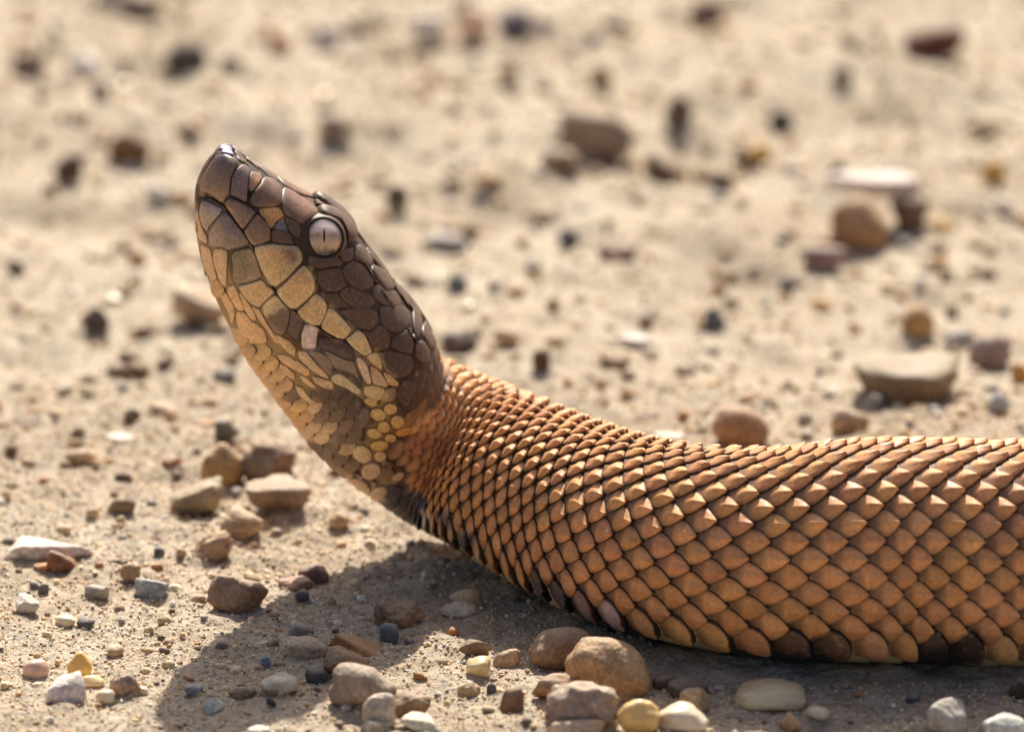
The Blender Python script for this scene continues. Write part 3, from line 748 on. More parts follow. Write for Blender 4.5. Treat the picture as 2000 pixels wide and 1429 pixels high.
Fq = [(i * 6 + k, i * 6 + (k + 1) % 6, (i + 1) * 6 + (k + 1) % 6, (i + 1) * 6 + k) for i in range(69) for k in range(6)]
link('mouth_seam', mesh_np('mouth_seam', np.array(Vq), Fq, np.tile(lin((26, 17, 13)), (len(Vq), 1))), M_SKIN, snake)

# nostril: a raised disc painted dark for the shade in its hole
def disc(name, cx, cy, rx, ry, a, H, col, mat, parent=snake):
    V, F, c = plate_geo(ELL(cx, cy, rx, ry, a), H, 16)
    return link(name, mesh_np(name, V, F, np.tile(lin(col), (len(V), 1))), mat, parent)
disc('nostril', 486, 380, 7, 4, -.9, .3, (22, 15, 12), M_SKIN)

# ------------------------------------------------------------------ eyes
def sphere_geo(nu=40, nv=24):
    V, F = [], []
    for i in range(nv + 1):
        for j in range(nu):
            a, b_ = math.pi * i / nv, 2 * math.pi * j / nu
            V.append((math.sin(a) * math.cos(b_), math.sin(a) * math.sin(b_), math.cos(a)))
    for i in range(nv):
        for j in range(nu):
            F.append((i * nu + j, (i + 1) * nu + j, (i + 1) * nu + (j + 1) % nu, i * nu + (j + 1) % nu))
    return np.array(V), np.array(F)
def eye_mat():
    m, nt, b = nodes_mat('eye_surface')
    at = N(nt, 'ShaderNodeAttribute', attribute_name='Col')
    nt.links.new(at.outputs['Color'], b.inputs['Base Color'])
    b.inputs['Roughness'].default_value = 0.35
    b.inputs['Coat Weight'].default_value = 0.7
    b.inputs['Coat Roughness'].default_value = 0.02
    b.inputs['Coat IOR'].default_value = 1.5
    return m
M_EYE = eye_mat()
ep, en = cast([(632, 465), (612, 465), (652, 465), (632, 445), (632, 485)])
en = Vector(en.mean(0)).normalized()
view = (CAM - Vector(ep[0])).normalized()
en = (en * 0.45 + view * 0.55).normalized()
ER = 60 * PX
ec = Vector(ep[0]) - en * ER * 0.74
side = Vector((1, 0, 0)); side = (side - en * side.dot(en)).normalized()
upv = en.cross(side)
if upv.z < 0: upv = -upv
for far in (False, True):
    def fix(P):
        P = np.array(P)
        return mirror(P) - 1.6 * MM * (-MS) * 1.0 + np.array(_u[0]) * -1.0 * MM if far else P
    V, F = sphere_geo()
    B = np.array([side, upv, en])
    W = V[:, [0, 1, 2]]
    Pw = np.array(ec) + (W * ER) @ B
    u, v = W[:, 0] / 0.76, W[:, 1] / 0.76
    n3 = W * 9
    nz = vnoise(n3, 41)
    c = np.tile(lin((206, 172, 138)), (len(W), 1)) * (1 + 0.12 * nz)[:, None]
    up_w = np.clip((v - 0.1) / 0.25, 0, 1)[:, None]
    c = c * (1 - up_w) + lin((252, 226, 212)) * up_w  # pale upper part: reflected sky painted into the eye colour
    band = np.clip(1 - np.abs(v - 0.06 + 0.05 * nz) / 0.16, 0, 1) * np.clip((np.abs(u) - 0.12) / 0.15, 0, 1)
    blot = np.clip((vnoise(W * 14, 44) + 0.25) / 0.5, 0, 1) * 0.9
    band = (band * (0.35 + 0.65 * blot))[:, None]
    c = c * (1 - 0.9 * band) + lin((34, 28, 30)) * 0.9 * band
    low = np.clip((-v - 0.44 + 0.10 * vnoise(W * 9, 43)) / 0.12, 0, 1) * 0.9
    rim = np.clip((np.hypot(u, v + 0.05) - 0.66) / 0.08, 0, 1)
    k = np.maximum(low, rim)[:, None]
    c = c * (1 - k) + lin((30, 22, 20)) * k
    e = link('eye', mesh_np('eye', fix(Pw), F[:, ::-1] if far else F, c), M_EYE, snake)
    # pupil: upright slit lying on the eyeball
    V2, F2 = sphere_geo(16, 10)
    L2 = np.column_stack([-0.04 + V2[:, 0] * 0.036, 0.04 + V2[:, 1] * 0.24, V2[:, 2] * 0.01])
    L2[:, 2] += np.sqrt(np.clip(1 - L2[:, 0] ** 2 - L2[:, 1] ** 2, 0, 1)) + 0.002
    Pw2 = np.array(ec) + (L2 * ER) @ B
    link('pupil', mesh_np('pupil', fix(Pw2), F2, np.tile(lin((14, 10, 10)), (len(V2), 1))), M_EYE, e)
    # lid: a collar of skin round the eyeball, black where it meets it
    nu = 44
    prof_ = [(0.655, -0.03, 0), (0.668, 0.030, 0), (0.70, 0.055, 1), (0.78, 0.05, 1), (0.90, -0.02, 1), (0.99, -0.10, 1)]
    V3, C3 = [], []
    for i in range(nu):
        a = 2 * math.pi * i / nu
        lo_ = max(0, -math.sin(a + 0.2))
        for r0, dz, kind_ in prof_:
            rr = r0 - 0.05 * lo_ * (kind_ == 0)
            V3.append((rr * math.cos(a), rr * math.sin(a), math.sqrt(max(0, 1 - rr * rr)) + dz))
            C3.append(lin((20, 14, 12)) if kind_ == 0 or (lo_ > 0.35 and r0 < 0.75) else lin(DK) / SIDE_E)
    nv = len(prof_)
    F3 = [(i * nv + j, ((i + 1) % nu) * nv + j, ((i + 1) % nu) * nv + j + 1, i * nv + j + 1) for i in range(nu) for j in range(nv - 1)]
    Pw3 = np.array(ec) + (np.array(V3) * ER) @ B
    link('eyelid', mesh_np('eyelid', fix(Pw3), F3, np.array(C3)), M_HEAD, e)

# ------------------------------------------------------------------ body scales
ROWS = 13
def th_max(s):
    b_ = R(127)
    return np.interp(s, [0, kn[9], KHEAD, kn[16], kn[20]], [R(150), R(150), R(144), R(132), b_])
# angle table by equal arc length
_sg = np.concatenate([np.linspace(0, kn[24], 120), np.linspace(kn[24], SMAX, 60)[1:]])
_tg = np.linspace(0, 1, 61)
_tab, _arc = [], []
for s0 in _sg:
    th = _tg * float(th_max(s0))
    P_, _ = sect(np.full(61, s0), th)
    d_ = np.concatenate([[0], np.cumsum(np.linalg.norm(np.diff(P_, axis=0), axis=1))])
    _tab.append(np.interp(np.linspace(0, 1, 53), d_ / d_[-1], th))
    _arc.append(d_[-1])
_tab = np.array(_tab); _arc = np.array(_arc)
def row_theta(s, j):
    """angle of (fractional) row j counted from the back, equal steps along the girth"""
    s = np.asarray(s, float); j = np.asarray(j, float)
    jj = np.abs(j)
    f = np.clip((jj + np.clip((jj - 11) / 2, 0, 2) ** 2 * 0.75) / (ROWS + 0.75), 0, 1.08)
    i = np.clip(np.searchsorted(_sg, s) - 1, 0, len(_sg) - 2)
    t = np.clip((s - _sg[i]) / (_sg[i + 1] - _sg[i]), 0, 1)
    x = np.clip(f, 0, 1) * 52
    k = np.clip(x.astype(int), 0, 51); u = x - k
    a = (_tab[i, k] * (1 - u) + _tab[i, k + 1] * u) * (1 - t) + (_tab[i + 1, k] * (1 - u) + _tab[i + 1, k + 1] * u) * t
    ext = np.clip(f - 1, 0, 1)
    a = a + ext * (_tab[i, 52] - _tab[i, 48]) * 13
    return np.sign(j) * a
def row_step(s):
    return float(np.interp(s, _sg, _arc)) / ROWS
DSK = np.array([0, kn[11], kn[13], kn[15], kn[17], kn[19], kn[21], SMAX * 0.8, SMAX])
DSV = np.array([27, 28, 32, 40, 49, 58, 62, 62, 25]) * PX
stations = [kn[1]]
while stations[-1] < SMAX - 6 * MM:
    stations.append(stations[-1] + float(np.interp(stations[-1], DSK, DSV)))
stations = np.array(stations)
A_HI = np.array([-0.72, -0.45, -0.2, -0.02, 0.14, 0.28, 0.40, 0.475, 0.525, 0.56])
B_HI = np.array([-1.07, -0.955, -0.86, -0.55, -0.20, 0.0, 0.20, 0.55, 0.86, 0.955, 1.07])
A_LO = np.array([-0.6, -0.2, 0.1, 0.38, 0.55])
B_LO = np.array([-1.0, -0.9, 0.0, 0.9, 1.0])
def grid_faces(na, nb):
    i = np.arange(na * nb).reshape(na, nb)
    return np.stack([i[:-1, :-1], i[:-1, 1:], i[1:, 1:], i[1:, :-1]], -1).reshape(-1, 4)
F_HI, F_LO = grid_faces(len(A_HI) + 1, len(B_HI)), grid_faces(len(A_LO) + 1, len(B_LO))
def scales_geo(s0, j, hi, flat, keep):
    """all scales at once: (n, na*nb, 3) positions and colours"""
    A, Bv = (A_HI, B_HI) if hi else (A_LO, B_LO)
    n = len(s0)
    r_ = np.random.default_rng(77 + hi)
    ds = np.interp(s0, DSK, DSV); dr = np.interp(s0, _sg, _arc) / ROWS
    neck = np.clip((kn[18] - s0) / (kn[18] - kn[13]), 0, 1)
    low = np.abs(j) > ROWS - 0.5
    wmax = (0.87 - 0.05 * neck) * np.where(low, 1.12, 1) * r_.uniform(0.96, 1.03, n)
    A = A[None]
    up = np.clip((A + 0.72) / 0.67, 0, 1)
    dn = np.clip((A + 0.05) / 0.62, 0, 1)
    pa = np.where(A < -0.05, 0.45 + 0.55 * up ** 0.8, 1 - dn ** (2.05 + 0.9 * neck[:, None]))
    pl = np.where(A < -0.05, 0.6 + 0.4 * up ** .7, np.sqrt(np.clip(1 - dn ** 2.4, 0, 1)))
    prof = np.maximum(np.where((low | (flat > 0.15))[:, None], pl, pa), 0.06)
    A2 = np.concatenate([A[0], [A[0, -1] + 0.012]])
    prof = np.concatenate([prof, prof[:, -1:] * 0.8], 1)
    aa = A2[None, :, None]; bb = Bv[None, None, :]
    bb = np.broadcast_to(bb, (n, len(A2), len(Bv))).copy()
    if hi:      # margins of even width whatever the breadth of the scale
        pw = 1 / np.maximum(prof, 0.28)
        for cidx, sg in ((0, -1), (len(Bv) - 1, 1)):
            bb[:, :, cidx] = sg * (1 + 0.045 * pw)
            bb[:, :, cidx - sg] = sg * (1 - 0.045 * pw)
            bb[:, :, cidx - 2 * sg] = sg * (1 - 0.12 * pw)
            bb[:, :, cidx - 3 * sg] = sg * np.minimum(0.55, 0.9 * (1 - 0.12 * pw))
        colix = np.zeros(len(Bv), bool); colix[[1, -2]] = True
    wv = bb * (prof * wmax[:, None])[:, :, None]
    sk = r_.uniform(-0.05, 0.05, n)[:, None, None]
    sv = s0[:, None, None] + (aa + sk * bb * 0.3) * (ds * r_.uniform(0.97, 1.03, n))[:, None, None]
    sv = np.clip(sv, 0, SMAX)
    jv = j[:, None, None] + wv
    th = row_theta(sv.ravel(), jv.ravel())
    P, nn = sect(sv.ravel(), th)
    t = np.clip((aa + 0.72) / 1.27, 0, 1)
    size = np.minimum(ds, dr * 1.7)[:, None, None]
    nk = neck[:, None, None]
    lo_ = np.where(low, 0.35, 1.0)[:, None, None] * (1 - flat)[:, None, None]
    tent = (0.10 + 0.13 * nk) * size * np.clip(1 - np.abs(bb), 0, 1) * np.clip(t * 1.6, 0, 1) * (1 - 0.30 * np.clip((t - 0.85) / 0.15, 0, 1)) * r_.uniform(0.85, 1.15, n)[:, None, None]
    keel = 0.030 * size * np.clip(1 - np.abs(bb) / 0.18, 0, 1) * np.clip((t - 0.2) * 3, 0, 1)
    gate = np.clip((t - 0.34) / 0.30, 0, 1); gate = gate * gate * (3 - 2 * gate)
    z = (0.135 + 0.03 * nk) * np.where(low, 1.9, 1)[:, None, None] * size * t ** 1.5 * (1 - 0.4 * flat[:, None, None]) + (tent + keel) * lo_ * gate + gate * 0.055 * np.where(low, 2.2, 1)[:, None, None] * size * np.clip(1 - bb ** 2, 0, 1)
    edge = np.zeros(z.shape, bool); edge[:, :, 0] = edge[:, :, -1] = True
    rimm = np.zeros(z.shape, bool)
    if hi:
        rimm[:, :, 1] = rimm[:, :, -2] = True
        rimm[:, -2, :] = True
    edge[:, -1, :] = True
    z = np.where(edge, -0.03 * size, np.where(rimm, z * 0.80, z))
    V = (P + nn * z.ravel()[:, None]).reshape(n, -1, 3)
    if keep:
        c = pigment(to_px(sect(sv.ravel(), np.abs(th))[0]))
    else:
        c = np.tile(pigment(np.array([[1700., 1000.]])), (len(P), 1))
    c = c.reshape(*z.shape, 3)
    mid_c = c[:, c.shape[1] * 2 // 3, c.shape[2] // 2][:, None, None, :]
    lw = np.where(low, 0.15, np.where(flat > 0.3, 0.8, 0.0))[:, None, None, None]
    if keep:
        ctr = to_px(sect(s0, np.abs(row_theta(s0, j)))[0])
        sx = np.array([p_[0] for pts_, _, _ in SPOTS for p_ in pts_]); sc_ = np.array([lin(c_) for pts_, _, c_ in SPOTS for p_ in pts_])
        near_i = np.abs(ctr[:, 0][:, None] - sx[None]).argmin(1)
        ok = low & (np.abs(ctr[:, 0] - sx[near_i]) < 48) & (ctr[:, 0] > 1030)
        own_c = sc_[near_i] / SIDE_E * np.array([1.0, 0.90, 1.05])
        own_c = own_c * np.minimum(1, 0.8 / own_c.max(1))[:, None]
        wo = np.where(ok, 0.85, 0.0)[:, None, None, None]
        c = c * (1 - wo) + own_c[:, None, None, :] * wo
    c = c * (1 - lw) + mid_c * lw      # each edge scale has its own crisp colour
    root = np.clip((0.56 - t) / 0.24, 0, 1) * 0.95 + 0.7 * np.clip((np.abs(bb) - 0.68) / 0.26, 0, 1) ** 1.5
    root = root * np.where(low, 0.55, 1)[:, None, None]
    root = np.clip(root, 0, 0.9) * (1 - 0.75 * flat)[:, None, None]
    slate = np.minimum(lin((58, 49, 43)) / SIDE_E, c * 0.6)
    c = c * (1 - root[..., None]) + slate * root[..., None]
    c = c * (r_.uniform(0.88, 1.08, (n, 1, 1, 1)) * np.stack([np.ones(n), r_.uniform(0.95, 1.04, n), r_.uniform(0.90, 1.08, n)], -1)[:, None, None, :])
    c = np.where(edge[..., None], c * 0.04, np.where(rimm[..., None], c * 0.14, c))  # near-black margin colour, also painting in crease shade where scales overlap
    return V, np.clip(c, 0.003, 0.8).reshape(n, -1, 3)

cands = []
for i, s0 in enumerate(stations):
    for j in range(-ROWS, ROWS + 1):
        ds = float(np.interp(s0, DSK, DSV))
        s1 = s0 + (0.5 * ds if j % 2 else 0)
        if s1 > SMAX - 4 * MM: continue
        cands.append((s1, j))
cs = np.array([c[0] for c in cands]); cj = np.array([c[1] for c in cands])
cth = row_theta(cs, cj)
cP, cN = sect(cs, cth)
cpx_near = near_px(cs, cth)
cpx = to_px(cP)
facing = np.sum(cN * (np.array(CAM) - cP), axis=1) / np.linalg.norm(np.array(CAM) - cP, axis=1)
in_plate = np.zeros(len(cs))
for poly in PLATE_POLYS:
    in_plate = np.maximum(in_plate, soft_poly(cpx_near, poly, 32))
head_in = soft_poly(cpx_near, HEAD_POLY, 6)
brow = np.maximum(stroke(cpx_near, [(632, 462)], 50, 4), stroke(cpx_near, [(440, 300), (400, 380), (395, 420), (470, 330), (600, 390)], 16, 4))
skip = ((in_plate > 0.27) | (brow > 0.5)) & (head_in > 0.05)
visible = (facing > 0.02) & (cpx[:, 0] > 350) & (cpx[:, 0] < 2040) & ~skip
show = np.where(visible, np.interp(cs, DSK, DSV) * facing, -1)
order = np.argsort(-show)
single = set(order[:300].tolist())
restV, restF, restC, offr = [], [], [], 0
keep_i = np.where(~skip)[0]
hi_m = visible[keep_i] | (cs[keep_i] < kn[24] + 6 * MM)
for hi in (True, False):
    ids = keep_i[hi_m == hi]
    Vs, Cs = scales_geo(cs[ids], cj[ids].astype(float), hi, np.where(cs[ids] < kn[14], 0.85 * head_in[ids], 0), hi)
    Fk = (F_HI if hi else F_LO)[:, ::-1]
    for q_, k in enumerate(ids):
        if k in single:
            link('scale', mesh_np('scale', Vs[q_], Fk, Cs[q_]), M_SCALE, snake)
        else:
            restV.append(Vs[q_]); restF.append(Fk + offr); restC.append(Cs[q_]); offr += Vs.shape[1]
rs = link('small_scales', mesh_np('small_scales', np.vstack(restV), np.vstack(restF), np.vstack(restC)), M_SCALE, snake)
rs['kind'] = 'stuff'

# ------------------------------------------------------------------ belly scutes
nb = 25
scV, scF, scC, offs = [], [], [], 0
sts = stations[(stations > kn[8])]
for i, s0 in enumerate(sts):
    ds = float(np.interp(s0, DSK, DSV))
    tm = float(th_max(s0)) - 0.10
    A = np.array([-0.55, -0.2, 0.2, 0.5, 0.56, 0.57])
    zz = np.array([0.02, 0.12, 0.2, 0.24, 0.16, -0.1]) * MM
    tv = np.linspace(tm, 2 * math.pi - tm, nb)
    aa, th = np.meshgrid(A, tv, indexing='ij')
    sv = np.clip(s0 + aa * ds, 0, SMAX)
    P, n = sect(sv.ravel(), th.ravel())
    V = P + n * np.repeat(zz, nb)[:, None]
    r_ = random.Random(i)
    dark_ = 1 if math.sin(i * 1.3 + 0.4) > 0.1 else 0
    tri = np.clip(np.abs(th - math.pi) / (math.pi - tm), 0, 1).ravel()[:, None]
    cA, cB = lin((220, 198, 150)) / 0.8, lin((62, 54, 50)) / 0.8
    base = cB if dark_ else cA
    hp = soft_poly(near_px(np.array([s0]), np.array([tm])), HEAD_POLY, 10)[0]
    c = base
    if hp > 0.02:
        pc = pigment(near_px(sv.ravel(), np.where(th > math.pi, 2 * math.pi - th, th).ravel()))
        c = base * (1 - hp) + pc * hp
    c = np.broadcast_to(c, (len(V), 3)) * r_.uniform(0.85, 1.1)
    Fk = grid_faces(len(A), nb)[:, ::-1]
    if s0 < kn[24] + 4 * MM:
        link('belly_scute', mesh_np('belly_scute', V, Fk, c), M_SCUTE, snake)
    else:
        scV.append(V); scF.append(Fk + offs); scC.append(c); offs += len(V)
bs = link('tail_belly_scutes', mesh_np('tail_belly_scutes', np.vstack(scV), np.vstack(scF), np.vstack(scC)), M_SCUTE, snake)
bs['kind'] = 'stuff'

# ------------------------------------------------------------------ stones
def ico(sub):
    b_ = bmesh.new()
    bmesh.ops.create_icosphere(b_, subdivisions=sub, radius=1)
    b_.verts.ensure_lookup_table()
    V = np.array([v.co for v in b_.verts]); F = np.array([[v.index for v in f.verts] for f in b_.faces])
    b_.free()
    return V, F
ICO = {k: ico(k) for k in (1, 2, 3, 4)}
def stone_unit(sub, shape, seed):
    """unit stone: 'r' water-worn, 'a' angular, 's' flat slab, 'c' crumbly clod"""
    V, F = ICO[sub]
    r_ = np.random.default_rng(seed)
    if shape in 'as':
        # a rough block: six tilted faces, then broken corners
        ax = np.vstack([np.eye(3), -np.eye(3)]) + r_.normal(size=(6, 3)) * 0.38
        dd = r_.uniform(0.62, 0.95, 6)
        k = 11 if shape == 'a' else 7
        cn = r_.normal(size=(k, 3)); cn[:, 2] *= 0.7
        ax = np.vstack([ax, cn]); dd = np.concatenate([dd, r_.uniform(0.62, 0.98, k)])
        if shape == 's':
            ax[2] = (0.10, 0.06, 1); dd[2] = 0.6
        ax /= np.linalg.norm(ax, axis=1)[:, None]
        dots = np.maximum(V @ ax.T, 1e-3)
        q_ = np.sort(dd / dots, axis=1)
        gap = np.clip((q_[:, 1] - q_[:, 0]) / 0.16, 0, 1)
        rad = q_[:, 0] * (0.955 + 0.045 * gap)        # worn edges
        W = V * rad[:, None]
        W = W + V * (0.05 * vnoise(V * 3 + seed % 97, 51) + 0.028 * vnoise(V * 8 + seed % 31, 52) + 0.012 * vnoise(V * 18, 58))[:, None]
    elif shape == 'd':         # flat top on a rounded, undercut belly
        W = np.sign(V) * np.abs(V) ** 0.92
        ang = np.column_stack([V[:, 0], V[:, 1], V[:, 2] * 0.35])
        W = W * (0.95 + 0.34 * vnoise(ang * 1.5 + seed % 83, 56) + 0.10 * vnoise(V * 3.3 + seed % 41, 59) + 0.03 * vnoise(V * 8, 60))[:, None]
        top_ = 0.26 + W[:, 0] * r_.uniform(-.22, .22) + W[:, 1] * r_.uniform(-.25, 0.0) + 0.10 * vnoise(V * 2.2 + seed % 29, 63)
        W[:, 2] = np.where(W[:, 2] > top_, top_ + (W[:, 2] - top_) * 0.28, W[:, 2]) + 0.025 * vnoise(V * 6, 58)
        W[:, :2] *= (1 + 0.22 * np.clip(W[:, 2:3], -0.6, 0.3))
    elif shape == 'c':
        W = V * (0.85 + 0.22 * vnoise(V * 1.7 + seed % 91, 53) + 0.12 * vnoise(V * 4.2 + seed % 57, 54) + 0.05 * vnoise(V * 10, 55))[:, None]
    else:
        W = np.sign(V) * np.abs(V) ** r_.uniform(0.9, 1.0)
        W = W * (0.97 + 0.17 * vnoise(V * 1.3 + seed % 83, 56) + 0.05 * vnoise(V * 3 + seed % 41, 59) + 0.015 * vnoise(V * 8, 57))[:, None]
    W = W - (W.max(0) + W.min(0)) / 2
    W = W / ((W.max(0) - W.min(0)) / 2)
    return W, F
def stone_col(W, col, seed, top=None):
    col = np.array(col, float); col = col * 0.45 + col.mean() * 0.55 if col[2] > col[0] else col * 0.88 + col.mean() * 0.12
    c = np.tile(lin(col) / 0.95, (len(W), 1))
    n = vnoise(W * 1.6 + seed % 71, 61)[:, None] * 0.14 + vnoise(W * 5 + seed % 33, 62)[:, None] * 0.10
    c = np.maximum(c * (1 + n), 0.01)
    return c * np.minimum(1, 0.78 / c.max(1))[:, None]
def make_stone(px, py, wpx, hpx, col, shape, name, tilt=0, sub=3, mat=None, seed=0, rz=None, zoff=0.0, sink=0.26):
    """an ellipsoid's visible box in the photograph -> a stone resting on the sand"""
    base = at_z(px, py + hpx * 0.35, 0)
    sc = (base - CAM).length / DIST
    W_, h_ = wpx * PX * sc, hpx * PX * sc
    dep = 0.8 * W_
    for _ in range(12):
        v = (h_ / 2) ** 2 - (dep / 2 * SP) ** 2
        if v > (0.22 * W_ / 2) ** 2: break
        dep *= 0.9
    H = 2 * math.sqrt(max(v, (0.12 * W_ / 2) ** 2)) / CP
    if shape in 'ds':
        dep = min(0.95 * W_, 0.62 * h_ / SP)
        H = max((h_ - dep * SP) / CP, 0.16 * W_)
    H = min(H, 1.15 * W_)
    H = H / (1 - sink)
    U, F = stone_unit(sub, shape, seed)
    if shape == 'd': sink = 0.10
    Q = U * np.array([W_ / 2, dep / 2, H / 2])
    if tilt:
        # long and short axes whose tilted box is the one in the photograph
        ct, st = math.cos(tilt), math.sin(tilt)
        sm, df = W_ ** 2 + H ** 2, (W_ ** 2 - H ** 2) / max(math.cos(2 * tilt), 0.25)
        df = min(max(df, 0.35 * sm), 0.7 * sm)
        la, lb = math.sqrt((sm + df) / 2), math.sqrt((sm - df) / 2)
        Q = U * np.array([la / 2, dep / 2, lb / 2])
        Q = np.column_stack([Q[:, 0] * ct + Q[:, 2] * st, Q[:, 1], -Q[:, 0] * st + Q[:, 2] * ct])
    zc = H * (1 - sink) / 2
    p = at_z(px, py, zc + zoff)
    g0 = gz1(p.x, p.y)
    for _ in range(3):
        p = at_z(px, py, zc + g0 + zoff)
        g0 = gz1(p.x, p.y)
    o = link(name, mesh_np(name, Q + np.array([0, 0, H / 2]), F, stone_col(U, col, seed)), mat or M_STONE)
    o.location = (p.x, p.y, p.z + zc - H)
    return o, (p.x, p.y, max(W_, dep) / 2, H)
BR, TN, GY, SL, WH, YE = (122, 90, 64), (186, 152, 112), (152, 142, 128), (88, 86, 90), (230, 216, 198), (222, 182, 96)
DB, MA, CRM = (88, 66, 50), (98, 60, 50), (228, 208, 170)
